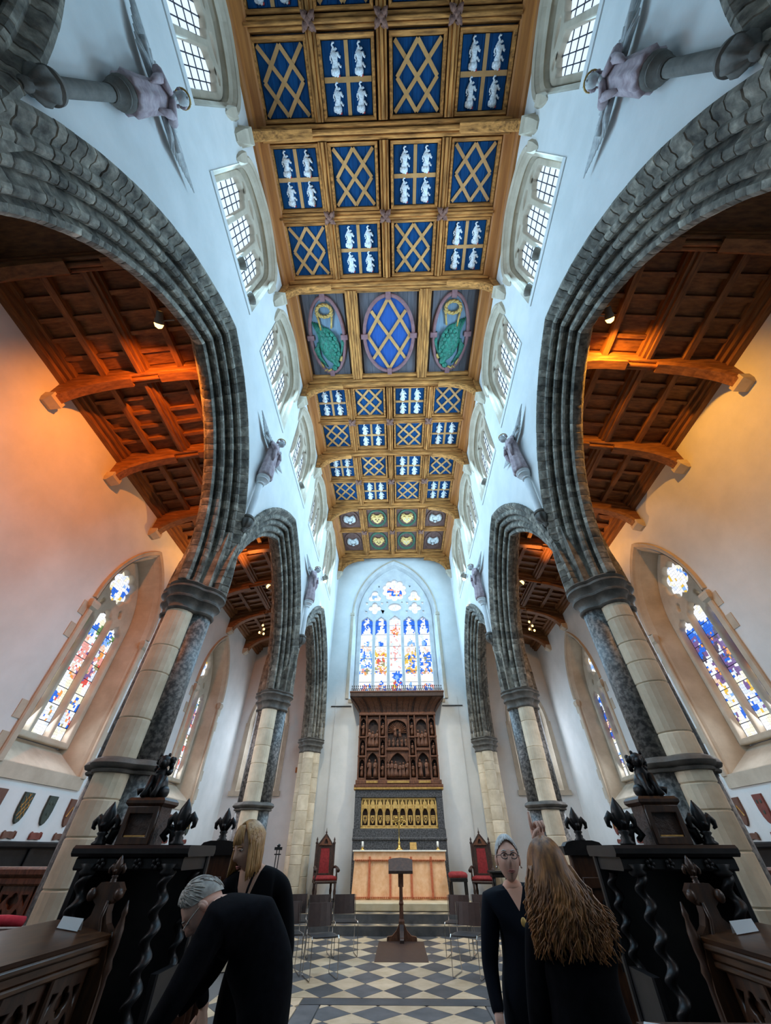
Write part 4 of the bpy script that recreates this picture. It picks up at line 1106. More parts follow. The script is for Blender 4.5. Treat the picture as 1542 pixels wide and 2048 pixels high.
def scallop(z, n_, yv, hx, parent):
    mb = MB()
    for i in range(n_):
        x = -hx + 2 * hx * (i + .5) / n_; w_ = hx / n_
        mb.tube([(x, yv, z + .03), (x, yv - .004, z)], [w_ * .95, w_ * .45], 7)
    return mb.build('scalloped_fringe', 'frontal_red', parent)
scallop(.03, 46, -.075, 1.33, frontal)
mb = MB(); mb.loft([[(-1.33, -.02, z), (1.33, -.02, z), (1.33, .66, z), (-1.33, .66, z)] for z in (.78, .96)]); superf = mb.build('superfrontal', 'frontal', al)
scallop(.765, 44, -.028, 1.3, superf)
MB().bbox(-1.36, 1.36, -.05, .68, .96, 1.0, .01).build('altar_cloth', 'linen', al)
# retable of dark marble with gilt arcade
rt = empty('retable', (0, 15.35, 0), label='dark marble retable framing a gilded arcade of ten shields behind the altar', cat='retable')
for nm, (x0, x1, z0, z1) in {'lower_slab': (-1.47, 1.49, .5, 2.0), 'left_slab': (-1.45, -1.24, 2.0, 2.78), 'right_slab': (1.26, 1.47, 2.0, 2.78), 'upper_slab': (-1.45, 1.47, 2.78, 3.0)}.items():
    MB().bbox(x0, x1, 0, .38, z0, z1, .015).build('marble_slab', 'dark_marble', rt)
MB().box(-1.24, 1.26, .12, .38, 2.0, 2.78).build('back_slab', 'reredos_dark', rt)
MB().bbox(-1.50, 1.52, -.05, .36, 2.99, 3.05, .015).build('gilt_ledge', 'gold_dull', rt)
MB().bbox(-1.48, 1.5, -.04, .3, 1.72, 1.80, .02).build('shelf_ledge', 'dark_marble', rt)
mb = MB()
for r in range(3): mb.bbox(-1.24 + .0, 1.26, .03 + .02 * r, .12, 2.0 + .02 * r, 2.03 + .02 * r, .005)
mb.build('gilt_sill', 'gold', rt)
GX0, GX1 = -1.22, 1.24; gw = (GX1 - GX0) / 10
holes = [gothic(GX0 + gw * (i + .5), gw * .72, 2.08, 2.36, 2.52, 6) for i in range(10)] + [gothic(GX0 + gw * (i + .5 + k), gw * .13, 2.6, 2.70, 2.74, 3) for i in range(10) for k in (-.33, -.16, .16, .33)]
plate('gilt_screen', [(GX0, 2.05), (GX1, 2.05), (GX1, 2.78), (GX0, 2.78)], holes, .05, lambda a, b, d: (a, .07 + d, b), 'gold', rt, bevel=.01)
for i in range(11):
    x = GX0 + gw * i; MB().lathe([(.02, 2.05), (.014, 2.1), (.014, 2.4), (.022, 2.42), (.012, 2.6), (.004, 2.7)], (x, .035), 8).build('gilt_shaft', 'gold', rt, smooth=True)
random.seed(5)
for i in range(10):
    x = GX0 + gw * (i + .5)
    mb = MB(); mb.prism([(x - .065, 2.33), (x + .065, 2.33), (x + .065, 2.22), (x + .03, 2.15), (x, 2.12), (x - .03, 2.15), (x - .065, 2.22)], lambda a, b: (a, .08, b), lambda a, b: (a, .105, b))
    shd = mb.build('shield', 'gold', rt)
    mb = MB(); k = i
    if k == 0: mb.box(x - .01, x + .01, .07, .082, 2.15, 2.31); mb.box(x - .04, x + .04, .07, .082, 2.25, 2.275)
    elif k in (2,): mb.tube([(x - .04, .078, 2.2), (x + .04, .078, 2.3)], .012, 5); mb.tube([(x - .03, .078, 2.31), (x + .04, .078, 2.2)], .01, 5)
    elif k in (6,): mb.prism([(x - .02, 2.16), (x + .02, 2.16), (x + .012, 2.28), (x, 2.31), (x - .012, 2.28)], lambda a, b: (a, .068, b), lambda a, b: (a, .082, b))
    elif k in (3, 9, 5):
        for q in range(3):
            for w_ in range(2): mb.ell((x - .025 + .05 * w_, .078, 2.19 + .05 * q), (.014, .01, .014), 6, 5)
    else: mb.tube([(x + .032 * math.cos(t), .076, 2.24 + .045 * math.sin(t)) for t in (2 * PI * j / 12 for j in range(13))], .01, 5)
    mb.build('emblem', 'reredos_dark', shd)
    mb = MB(); mb.prism(gothic(x, gw * .6, 2.5, 2.56, 2.72, 4), lambda a, b: (a, .03, b), lambda a, b: (a, .05, b)); mb.build('gable', 'gold', rt)
# carved wooden reredos
rd = empty('reredos', (0, 15.4, 0), label='tall dark carved wooden reredos of niches and saints under a coved canopy', cat='reredos')
W0 = 1.42
MB().box(-W0, W0 + .03, .22, .34, 3.05, 5.3).build('back_board', 'reredos_dark', rd)
MB().bbox(-1.5, 1.53, -.06, .34, 3.05, 3.14, .02).build('plinth', 'reredos_wood', rd)
MB().bbox(-1.46, 1.49, -.02, .34, 3.14, 3.27, .02).build('plinth_moulding', 'reredos_wood', rd)
def figure(x, z, h, parent, y=.1, name='figure'):
    mb = MB(); n = 10; j = random.uniform(-.1, .1)
    mb.loft([[(x + r * h * (1 + .12 * math.cos(5 * t)) * math.cos(t) + j * zz * .2, y + r * .7 * h * math.sin(t), z + zz * h) for t in (2 * PI * i / n for i in range(n))] for r, zz in ((.17, 0), (.15, .2), (.12, .45), (.15, .65), (.14, .75), (.05, .82))])
    mb.ell((x + j * .18, y - .01, z + .9 * h), (.065 * h, .065 * h, .085 * h), 8, 6)
    mb.tube([(x - .13 * h, y, z + .72 * h), (x - .1 * h, y - .12 * h, z + .52 * h), (x + .02 * h, y - .15 * h, z + .58 * h)], [.05 * h, .045 * h, .03 * h], 6)
    return mb.build(name, 'reredos_wood', parent, smooth=True)
def niche_arch(x0, x1, z0, z1, parent, t=.06):
    c = (x0 + x1) / 2; w = x1 - x0
    plate('niche_arch', [(x0, z0), (x1, z0), (x1, z1), (x0, z1)], [gothic(c, w * .86, z0 + .03, z1 - w * .62 - .06, z1 - .05, 6)], t, lambda a, b, d: (a, .12 + d, b), 'reredos_wood', parent, bevel=.012)
STR = [(-1.38, -1.16), (-.63, -.45), (.46, .64), (1.19, 1.41)]; PAN = [(-1.12, -.67), (-.4, .41), (.68, 1.15)]
for (a, b) in STR:
    for k, (z0, z1) in enumerate(((3.3, 3.92), (3.95, 4.52), (4.55, 5.22))):
        niche_arch(a, b, z0, z1, rd); figure((a + b) / 2, z0 + .07, (z1 - z0) * .62, rd)
        MB().bbox(a - .02, b + .02, .02, .2, z0 - .03, z0 + .03, .01).build('bracket', 'reredos_wood', rd)
for e in (-1.40, -1.14, -.65, -.42, .43, .66, 1.17, 1.42):
    MB().bbox(e - .022, e + .022, .0, .22, 3.27, 5.26, .012).build('buttress', 'reredos_wood', rd)
    for z in (3.93, 4.53): MB().bbox(e - .032, e + .032, -.015, .1, z, z + .05, .01).build('buttress_band', 'reredos_wood', rd)
for i, (a, b) in enumerate(PAN):
    c = (a + b) / 2; w = b - a
    niche_arch(a, b, 3.32, 4.12, rd)
    for k in range(6 if i == 1 else 2): figure(a + w * (k + .5 + (0 if i == 1 else .0)) / (6 if i == 1 else 2), 3.36, random.uniform(.42, .5) if i == 1 else .52, rd)
    MB().bbox(a, b, .02, .2, 4.12, 4.2, .02).build('cornice', 'reredos_wood', rd)
    plate('niche_arch', [(a, 4.2), (b, 4.2), (b, 5.24), (a, 5.24)], [gothic(c, w * .88, 4.24, 4.85, 5.12, 8) if i == 1 else gothic(c, w * .84, 4.24, 4.9, 5.14, 6)], .06, lambda p, q, d: (p, .12 + d, q), 'reredos_wood', rd, bevel=.012)
    if i == 1:
        for k in range(5): figure(a + w * (k + .6) / 5.2, 4.26, random.uniform(.24, .3), rd)
        mb = MB()   # rayed glory with central group
        for k in range(17):
            t = PI * k / 16; mb.tube([(c + .12 * math.cos(t), .17, 4.72 + .12 * math.sin(t)), (c + .34 * math.cos(t), .17, 4.72 + .36 * math.sin(t))], [.012, .02], 5)
        mb.build('glory_rays', 'reredos_wood', rd); figure(c - .08, 4.58, .34, rd); figure(c + .1, 4.56, .3, rd)
    else:
        for k in range(3): figure(a + w * (k + .6) / 3.2, 4.26, random.uniform(.5, .62), rd)
    MB().bbox(a + .03, b - .03, -.035, .0, 3.17, 3.24, .008).build('gilt_inscription_band', 'gold_dull', rd)
MB().bbox(-1.44, 1.47, -.02, .34, 5.26, 5.36, .02).build('cornice', 'reredos_wood', rd)
# coved canopy: ribbed boards curving outward
cove = bez((.02, 5.34), (.0, 5.6), (-.12, 5.74), (-.36, 5.8), 6)
nb = 14
for i in range(nb):
    u0, u1 = i / nb, (i + 1) / nb
    mb = MB(); ra, rb = [], []
    for (yy, z) in cove:
        k = (z - 5.34) / .46; hw0, hw1 = 1.42 + .33 * k ** 2 * 1.0, 1.45 + .33 * k ** 2
        xa = -hw0 + (hw0 + hw1) * u0; xb = -hw0 + (hw0 + hw1) * u1
        ra.append([(xa + .006, yy, z), (xb - .006, yy, z), (xb - .006, yy + .05, z + .02), (xa + .006, yy + .05, z + .02)])
    mb.loft(ra); mb.build('cove_board', 'reredos_wood', rd)
for u in (.0, .12, .3, .5, .7, .88, 1.0):
    mb = MB(); rg = []
    for (yy, z) in cove:
        k = (z - 5.34) / .46; hw0, hw1 = 1.42 + .33 * k ** 2, 1.45 + .33 * k ** 2; x = -hw0 + (hw0 + hw1) * u
        rg.append([(x - .025, yy + .01, z), (x - .015, yy - .03, z - .02), (x + .015, yy - .03, z - .02), (x + .025, yy + .01, z)])
    mb.loft(rg); mb.build('cove_rib', 'reredos_dark', rd)
for (sx, x) in ((-1, -1.42), (1, 1.45)):
    mb = MB(); mb.prism([(a + 0, b) for a, b in cove] + [(.34, 5.8), (.34, 5.34)], lambda a, b: (x + sx * .33 * ((b - 5.34) / .46) ** 2, a, b), lambda a, b: (x - sx * .03 + sx * .33 * ((b - 5.34) / .46) ** 2, a, b)); mb.build('cove_end', 'reredos_wood', rd)
MB().prism([(a + .055, b) for a, b in cove] + [(.34, 5.8), (.34, 5.34)], lambda a, b: (-1.42 - .3 * ((b - 5.34) / .46) ** 2, a, b), lambda a, b: (1.45 + .3 * ((b - 5.34) / .46) ** 2, a, b)).build('cove_backing', 'reredos_dark', rd)
MB().bbox(-1.78, 1.81, -.40, .34, 5.80, 5.98, .03).build('canopy_beam', 'reredos_dark', rd)
MB().bbox(-1.8, 1.83, -.42, .34, 5.96, 6.02, .02).build('canopy_beam', 'reredos_wood', rd)
for i in range(44):   # pierced cresting
    x = -1.76 + 3.54 * (i + .5) / 44
    mb = MB(); mb.tube([(x - .035, -.38, 6.02), (x - .03, -.38, 6.09), (x, -.38, 6.13), (x + .03, -.38, 6.09), (x + .035, -.38, 6.02)], .009, 5); mb.tube([(x, -.38, 6.02), (x, -.38, 6.2)], [.008, .012], 5); mb.ell((x, -.38, 6.2), (.022, .012, .028), 6, 5); mb.build('cresting', 'reredos_dark', rd)
# altar ornaments
cr = empty('altar_cross', (0, 15.0, 1.5), label='brass altar cross with jewelled arms on a stepped foot', cat='cross')
MB().lathe([(.11, .0), (.11, .02), (.07, .05), (.035, .10), (.03, .14), (.05, .16), (.02, .19), (.014, .3)], (0, 0), 16).build('foot', 'brass', cr, smooth=True)
mb = MB(); mb.bbox(-.014, .014, -.01, .01, .28, .88, .004); mb.bbox(-.17, .17, -.01, .01, .64, .67, .004); mb.build('cross', 'brass', cr)
mb = MB()
for (x, z) in ((-.18, .655), (.18, .655), (0, .89), (0, .655), (-.09, .74), (.09, .74), (-.09, .57), (.09, .57)): mb.ell((x, -.005, z), (.034, .015, .034), 8, 6)
mb.tube([(.12 * math.cos(t), 0, .655 + .12 * math.sin(t)) for t in (2 * PI * i / 20 for i in range(21))], .01, 5)
mb.build('jewels', 'brass', cr, smooth=True)
for x, lb in ((-1.1, 'left'), (1.15, 'right')):
    c = empty('altar_candle', (x, 14.75, 1.5), label='short white candle on the %s end of the altar' % lb, cat='candle')
    MB().lathe([(.07, 0), (.07, .012), (.03, .03), (.025, .05), (.05, .06)], (0, 0), 14).build('holder', 'brass', c, smooth=True)
    MB().lathe([(.03, .055), (.03, .19), (.012, .195)], (0, 0), 12).build('wax_stick', 'wax', c, smooth=True)
    MB().tube([(0, 0, .19), (.002, 0, .215)], .003, 5).build('wick', 'iron', c)
bk = empty('missal_stand', (.42, 14.8, 1.503), label='small brass missal stand on the altar right of the cross', cat='book stand')
mb = MB(); mb.add([(-.1, -.06, .02), (.1, -.06, .02), (.1, .1, .17), (-.1, .1, .17), (-.1, -.05, .0), (.1, -.05, .0), (.1, .12, .15), (-.1, .12, .15)], [(0, 1, 2, 3), (4, 7, 6, 5), (0, 4, 5, 1), (1, 5, 6, 2), (2, 6, 7, 3), (3, 7, 4, 0)]); mb.build('desk', 'gold_dull', bk)
mb = MB(); mb.tube([(-.08, .1, .14), (-.1, .14, 0)], .008, 6); mb.tube([(.08, .1, .14), (.1, .14, 0)], .008, 6); mb.build('legs_frame', 'brass', bk)
# lectern
lc = empty('lectern', (0.02, 12.55, 0), label='wooden lectern with sloping desk on a single post before the altar', cat='lectern')
for a in range(4):
    t = a * PI / 2 + PI / 4 * 0; c_, s_ = math.cos(t), math.sin(t)
    mb = MB(); mb.loft([[(c_ * d - s_ * w_, s_ * d + c_ * w_, z) for w_, z in ((-.045, .0), (.045, .0), (.045, h), (-.045, h))] for d, h in ((.04, .3), (.12, .16), (.22, .08), (.32, .07), (.34, .05))]); mb.build('foot', 'chair_brown' if a % 2 else 'reredos_wood', lc)
mb = MB(); mb.loft([[(-r, -r, z), (r, -r, z), (r, r, z), (-r, r, z)] for z, r in ((.05, .07), (.3, .065), (.34, .05), (.55, .042), (.58, .055), (.62, .042), (.98, .038), (1.02, .06), (1.08, .06))]); mb.build('post', 'reredos_wood', lc)
for q in (-1, 1): MB().bbox(q * .05 - .012, q * .05 + .012, -.03, .03, .85, 1.12, .006).build('slotted_bracket', 'reredos_wood', lc)
mb = MB(); tb = lambda u, v, d: (u, -.2 + v * .36 + d * .35, 1.10 + v * .24 - d)
mb.prism([(-.29, 0), (.29, 0), (.30, .85), (.2, .95), (0, 1.0), (-.2, .95), (-.30, .85)], lambda a, b: tb(a, b, .02), lambda a, b: tb(a, b, -.02)); mb.build('desk', 'reredos_dark', lc)
MB().bbox(-.29, .29, -.245, -.21, 1.08, 1.14, .008).build('book_lip', 'reredos_dark', lc)

# thrones, stool, credence
def throne(x, rz, lab):
    t = empty('throne_chair', (x, 14.95, .34), rz, label=lab, cat='chair', group='red velvet thrones')
    MB().bbox(-.36, .36, -.45, .33, 0, .13, .02).build('dais', 'black_oak', t)
    for (a, b) in ((-.27, -.27), (.27, -.27), (-.25, .26), (.25, .26)): MB().lathe([(.035, .13), (.028, .2), (.04, .3), (.03, .36), (.04, .5)], (a, b), 10).build('leg', 'reredos_dark', t, smooth=True)
    MB().bbox(-.31, .31, -.31, .29, .46, .52, .02).build('seat_frame', 'reredos_dark', t)
    mb = MB(); mb.loft([[(-w_, -w_ * .95, z), (w_, -w_ * .95, z), (w_, w_ * .9, z), (-w_, w_ * .9, z)] for z, w_ in ((.52, .29), (.56, .305), (.60, .29), (.615, .24))]); mb.build('seat_cushion', 'red_velvet', t, smooth=True)
    for q in (-1, 1):
        MB().bbox(q * .27 - .03, q * .27 + .03, .22, .30, .5, 1.3, .012).build('back_post', 'reredos_dark', t)
        MB().lathe([(.04, 1.3), (.045, 1.33), (.02, 1.36), (.03, 1.4), (.004, 1.46)], (q * .27, .26), 8).build('finial', 'reredos_dark', t, smooth=True)
        mb = MB(); mb.tube([(q * .29, .24, .78), (q * .31, .0, .80), (q * .32, -.24, .77), (q * .34, -.33, .72)], [.03, .03, .035, .045], 8); mb.build('arm', 'reredos_dark', t, smooth=True)
        MB().lathe([(.025, .5), (.035, .56), (.022, .66), (.035, .78)], (q * .30, -.24), 8).build('arm_post', 'reredos_dark', t, smooth=True)
    bfr = plate('back_frame', [(-.25, .56), (.25, .56), (.25, 1.28), (0, 1.56), (-.25, 1.28)], [[(-.15, .66), (.15, .66), (.13, 1.2), (-.13, 1.2)]], .05, lambda a, b, d: (a, .26 + d, b), 'reredos_dark', t, bevel=.01)
    mb = MB(); mb.prism([(-.15, .65), (.15, .65), (.13, 1.21), (-.13, 1.21)], lambda a, b: (a, .24, b), lambda a, b: (a, .265, b)); mb.build('back_pad', 'red_velvet', bfr)
    plate('gable_ornament', [(-.2, 1.27), (.2, 1.27), (0, 1.5)], [foil(0, 1.35, 3, .03, .035, rot=PI / 2)], .03, lambda a, b, d: (a, .22 + d, b), 'reredos_wood', bfr)
    MB().lathe([(.02, 1.54), (.03, 1.57), (.012, 1.6), (.003, 1.68)], (0, .26), 8).build('finial', 'reredos_dark', t, smooth=True)
throne(-2.2, R(18), 'gabled dark oak throne with red velvet, left of the altar'); throne(2.42, R(-14), 'gabled dark oak throne with red velvet, right of the altar')
st = empty('kneeling_stool', (1.62, 14.42, .5), label='low dark stool with a domed red cushion right of the altar', cat='stool')
for a in (-.2, .2):
    for b in (-.16, .16): MB().bbox(a - .025, a + .025, b - .025, b + .025, 0, .42, .006).build('leg', 'black_oak', st)
MB().bbox(-.24, .24, -.2, .2, .36, .44, .01).build('rail', 'black_oak', st)
mb = MB(); mb.loft([[(-a, -a * .82, z), (a, -a * .82, z), (a, a * .82, z), (-a, a * .82, z)] for z, a in ((.44, .24), (.5, .25), (.54, .22), (.56, .15))]); mb.build('cushion', 'red_velvet', st, smooth=True)
ct = empty('credence_table', (2.72, 14.0, .34), label='small dark pedestal credence table by the right end pier', cat='table')
MB().bbox(-.3, .3, -.2, .2, .70, .75, .015).build('tabletop', 'black_oak', ct); MB().bbox(-.24, .24, -.15, .15, .62, .70, .015).build('apron', 'black_oak', ct)
for a in (-.18, .18):
    for b in (-.11, .11): MB().lathe([(.03, 0), (.022, .1), (.03, .3), (.02, .5), (.03, .62)], (a, b), 8).build('leg', 'black_oak', ct, smooth=True)
cs = empty('candle_stand', (-2.68, 10.9, 0), label='tall black iron candle stand beside the second left pier', cat='candle stand')
MB().lathe([(.16, 0), (.15, .02), (.03, .05), (.015, .08)], (0, 0), 14).build('foot', 'iron', cs)
for q in (-1, 1): MB().tube([(q * .03, 0, .05), (q * .03, 0, 1.52)], .01, 6).build('pole', 'iron', cs)
mb = MB(); mb.bbox(-.08, .08, -.03, .03, 1.5, 1.55, .01); mb.bbox(-.07, .07, -.02, .02, 1.42, 1.44, .006); mb.build('top_bar', 'iron', cs)
mb = MB(); mb.lathe([(.03, 1.55), (.04, 1.58), (.02, 1.6)], (0, 0), 10); mb.build('socket', 'iron', cs)

# stacking chairs with chrome sled frames
def chair(x, y, rz, lab, proto=[]):
    if not proto:
        t = empty('stacking_chair', (0, 0, 0))
        mb = MB(); mb.prism([(-.21, .20), (-.21, -.18), (-.17, -.22), (.17, -.22), (.21, -.18), (.21, .20)], lambda a, b: (a, b, .435 + .02 * b), lambda a, b: (a, b, .45 + .02 * b)); mb.build('seat', 'chair_seat', t)
        mb = MB(); mb.loft([[(a * .215, .2 + .045 * (z - .5) / .3 - .02 * math.cos(a * 1.5) + .02, z) for a in (-1, -.5, 0, .5, 1)] + [(a * .215, .215 + .045 * (z - .5) / .3 - .02 * math.cos(a * 1.5) + .02, z) for a in (1, .5, 0, -.5, -1)] for z in (.52, .55, .78, .80)]); mb.build('backrest', 'chair_brown', t)
        for q in (-1, 1):
            mb = MB(); mb.tube([(q * .225, .22, .80), (q * .225, .2, .5), (q * .225, .18, .44), (q * .225, -.18, .45), (q * .225, -.21, .42), (q * .225, -.24, .02), (q * .225, -.22, .0), (q * .225, .24, .0), (q * .225, .25, .02), (q * .225, .15, .44)], .0065, 6); mb.build('leg_frame', 'chrome', t)
        mb = MB(); mb.tube([(-.225, -.1, .43), (.225, -.1, .43)], .006, 6); mb.tube([(-.225, .15, .43), (.225, .15, .43)], .006, 6); mb.build('crossbar', 'chrome', t)
        proto.append(t); o = t
    else: o = copy_tree(proto[0])
    o.location = (x, y, .008); o.rotation_euler = (0, 0, rz); tag(o, lab, 'chair', 'stacking chairs before the altar')
CH = [(-1.32, 9.3, 24, 'dark stacking chair nearest the centre in the left front row'), (-1.95, 9.5, 22, 'dark stacking chair second from the centre in the left front row'), (-2.57, 9.7, 20, 'dark stacking chair third from the centre in the left front row'),
      (-1.12, 11.0, 14, 'dark stacking chair nearest the lectern in the left back row'), (-1.62, 10.9, 18, 'dark stacking chair in the middle of the left back row'), (-2.14, 11.0, 16, 'dark stacking chair outermost in the left back row'),
      (1.12, 9.45, -24, 'dark stacking chair nearest the centre in the right front row'), (1.76, 9.68, -22, 'dark stacking chair outermost in the right front row'),
      (1.14, 10.9, -18, 'dark stacking chair nearest the lectern in the right back row'), (1.66, 11.0, -16, 'dark stacking chair outermost in the right back row')]
for x, y, a, l in CH: chair(x, y, R(a), l)
# cables on the east wall
for s in (-1, 1):
    MB().tube([(s * 2.42, YE - .02, 6.0), (s * 2.42, YE - .02, 1.6)], .008, 5).build('wall_cable', 'grey_tracery'); tag(bpy.data.objects[-1] if 0 else COL.objects[-1], 'thin vertical cable on the end wall %s of the reredos' % SN[s], 'cable')
    MB().box(*sorted((s * 1.8, s * 2.6)), YE - .03, YE + .01, 5.66, 5.69).build('string_course', 'iron'); tag(COL.objects[-1], 'thin dark rail on the end wall %s of the canopy' % SN[s], 'rail')
tag(MB().bbox(-3.05, -2.72 - .0, YE - .04, YE, 3.52, 3.68, .01).build('memorial_tablet', 'plate_wood'), 'small brown memorial tablet on the end wall of the left aisle', 'tablet')
COL.objects[-1].location.x = -.62
# ================================================================ STALLS
def fleur(c, h, m='black_oak', parent=None, name='finial'):
    """fleur-de-lis poppyhead: knop, bud and two curled leaves, standing at c"""
    x, y, z = c; mb = MB()
    mb.lathe([(.19 * h, 0 + z), (.2 * h, .04 * h + z), (.13 * h, .10 * h + z), (.15 * h, .15 * h + z), (.10 * h, .2 * h + z), (.16 * h, .26 * h + z), (.11 * h, .32 * h + z)], (x, y), 12)
    mb.lathe([(.10 * h, .3 * h + z), (.15 * h, .45 * h + z), (.19 * h, .62 * h + z), (.15 * h, .78 * h + z), (.07 * h, .92 * h + z), (.01 * h, 1.02 * h + z)], (x, y), 10)
    for q in (-1, 1):
        mb.tube([(x + q * .05 * h, y, z + .3 * h), (x + q * .17 * h, y, z + .52 * h), (x + q * .27 * h, y, z + .62 * h), (x + q * .36 * h, y, z + .52 * h), (x + q * .36 * h, y, z + .40 * h), (x + q * .29 * h, y, z + .36 * h)], [.07 * h, .10 * h, .11 * h, .085 * h, .06 * h, .03 * h], 8)
        mb.tube([(x, y + q * .05 * h, z + .3 * h), (x, y + q * .16 * h, z + .5 * h), (x, y + q * .24 * h, z + .42 * h)], [.07 * h, .09 * h, .03 * h], 7)
    return mb.build(name, m, parent, smooth=True)
def twist(x, y, z0, z1, r, m, parent, turns=7):
    mb = MB(); n = 10; rings = []; K = turns * 12
    for i in range(K + 1):
        u = i / K; t = 2 * PI * turns * u; z = z0 + (z1 - z0) * u
        cx, cy = x + r * .42 * math.cos(t), y + r * .42 * math.sin(t)
        rings.append([(cx + r * .72 * math.cos(2 * PI * k / n), cy + r * .72 * math.sin(2 * PI * k / n), z) for k in range(n)])
    mb.loft(rings); return mb.build('twisted_column', m, parent, smooth=True)
def seated_lion(c, s, parent):
    x, y, z = c; mb = MB()
    mb.ell((x, y, z + .09), (.07, .09, .10), 12, 8); mb.ell((x, y - .04, z + .16), (.06, .06, .09), 12, 8)
    mb.ell((x - s * .02, y - .08, z + .27), (.05, .055, .055), 12, 8); mb.ell((x - s * .035, y - .125, z + .255), (.028, .035, .028), 8, 6)
    for q in (-1, 1):
        mb.tube([(x + q * .04, y - .08, z + .16), (x + q * .045, y - .11, z + .06), (x + q * .045, y - .14, z + .01)], [.03, .022, .026], 7)
        mb.ell((x + q * .065, y + .0, z + .05), (.035, .07, .05), 8, 6); mb.ell((x + q * .04, y - .07, z + .325), (.016, .012, .018), 6, 5)
    for i in range(26):
        t = random.uniform(0, 2 * PI); u = random.uniform(-1, .8)
        mb.ell((x - s * .01 + .068 * math.cos(t), y - .055 + .05 * math.sin(t) + .02, z + .25 + .06 * u), (.024, .022, .024), 6, 5)
    mb.tube([(x, y + .08, z + .05), (x + s * .12, y + .08, z + .03), (x + s * .17, y + .05, z + .07), (x + s * .2, y + .03, z + .05)], [.02, .015, .018, .03], 7)
    return mb.build('seated_lion', 'black_oak', parent, smooth=True)
def tracery_panel(parent, a0, a1, z0, z1, fmap, m, name='tracery_panel', kind=0):
    """sunk panel: two ogee lights with cusps under an arch"""
    w = a1 - a0; c = (a0 + a1) / 2; h = []
    top = z1 - .05
    h.append(gothic(c - w * .22, w * .34, z0 + .05, top - w * .75, top - w * .35, 6)); h.append(gothic(c + w * .22, w * .34, z0 + .05, top - w * .75, top - w * .35, 6))
    h.append(foil(c, top - w * .19, 4, w * .085, w * .085))
    for q in (-1, 1): h.append([(c + q * w * .40, top - w * .05), (c + q * w * .2, top - w * .06), (c + q * w * .38, top - w * .3)])
    plate(name, [(a0, z0), (a1, z0), (a1, z1), (a0, z1)], h, .03, fmap, m, parent, bevel=.006)
for s in (-1, 1):
    sd = SN[s]
    # ---- canopied stall with barley-twist columns
    st = empty('carved_stall', (s * 2.15, 4.2, 0), label='%s black oak stall with barley-twist columns, poppyhead finials and a seated lion' % sd, cat='stall')
    X = lambda x: -s * (2.15 - x)    # local x for a distance from the nave axis (mirrors)
    def bx(n, x0, x1, y0, y1, z0, z1, m='black_oak', b=.012): return MB().bbox(*sorted((X(x0), X(x1))), y0 - 4.2, y1 - 4.2, z0, z1, b).build(n, m, st)
    bx('back_panel', 1.72, 2.62, 4.46, 4.52, .1, 1.5); bx('side_panel', 2.56, 2.62, 4.05, 4.5, .1, 1.5); bx('side_panel', 1.74, 1.80, 4.1, 4.5, .1, .85)
    bx('plinth', 1.66, 2.66, 3.9, 4.56, 0, .14); bx('seat_board', 1.78, 2.58, 4.0, 4.48, .48, .54); bx('cornice', 1.70, 2.66, 3.96, 4.54, 1.46, 1.53, b=.02); bx('frieze', 1.74, 2.62, 4.0, 4.5, 1.38, 1.46)
    for x in (1.85, 2.50): 
        tw = twist(X(x), 4.03 - 4.2, .34, 1.36, .052, 'black_oak', st)
        MB().lathe([(.07, .14), (.075, .2), (.05, .26), (.065, .3), (.045, .34)], (X(x), -.17), 12).build('column_base', 'black_oak', tw, smooth=True)
        MB().lathe([(.045, 1.35), (.065, 1.37), (.05, 1.39), (.075, 1.42)], (X(x), -.17), 12).build('column_capital', 'black_oak', tw, smooth=True)
    twist(X(1.80), .22, .34, 1.36, .045, 'black_oak', st, 8)
    for i in range(4):   # carved frieze rosettes
        x = 1.95 + i * .15; mb = MB()
        for k in range(5): mb.ell((X(x) + .022 * math.cos(k * 1.257), -.215, 1.42 + .022 * math.sin(k * 1.257)), (.015, .012, .015), 6, 5)
        mb.build('rosette', 'black_oak', st, smooth=True)
    fleur((X(2.52), -.15, 1.53), .28, parent=st); fleur((X(1.86), -.15, 1.53), .30, parent=st)
    for x in (1.98, 2.4):   # crest scrolls beside the box
        mb = MB(); q = 1 if x > 2.15 else -1
        mb.tube([(X(x + q * .07), -.1, 1.54), (X(x + q * .05), -.1, 1.62), (X(x), -.1, 1.64), (X(x - q * .04), -.1, 1.59), (X(x - q * .0), -.1, 1.56)], [.035, .04, .035, .03, .02], 7); mb.build('crest_scroll', 'black_oak', st, smooth=True)
    bxf = plate('box_front', [(X(2.35), 1.53), (X(2.07), 1.53), (X(2.07), 1.78), (X(2.35), 1.78)], [[(X(2.31), 1.58), (X(2.11), 1.58), (X(2.11), 1.73), (X(2.31), 1.73)]], .03, lambda a, b, d: (a, -.2 + d, b), 'stall_oak', st, bevel=.006)
    MB().box(*sorted((X(2.07), X(2.35))), -.18, .02, 1.53, 1.78).build('crest_box', 'reredos_dark', st)
    MB().bbox(*sorted((X(2.30), X(2.12))), -.205, -.195, 1.575, 1.59, .003).build('box_ledge', 'gold_dull', bxf)
    mb = MB(); mb.loft([[(X(2.06) - 0, a, z) if 0 else (X(2.21) + p * r, -.08 + q * r * .8, z) for p, q in ((-1, -1), (1, -1), (1, 1), (-1, 1))] for z, r in ((1.78, .15), (1.80, .17), (1.82, .17), (1.84, .15))]); mb.build('box_cornice', 'stall_oak', st)
    seated_lion((X(2.22), -.06, 1.84), s, st)
    # ---- panelled return behind the stall, with one finial
    rs = empty('panelled_screen', (s * 1.9, 5.3, 0), label='%s dark oak panelled screen with a poppyhead finial behind the carved stall' % sd, cat='screen')
    XX = lambda x: -s * (1.9 - x)
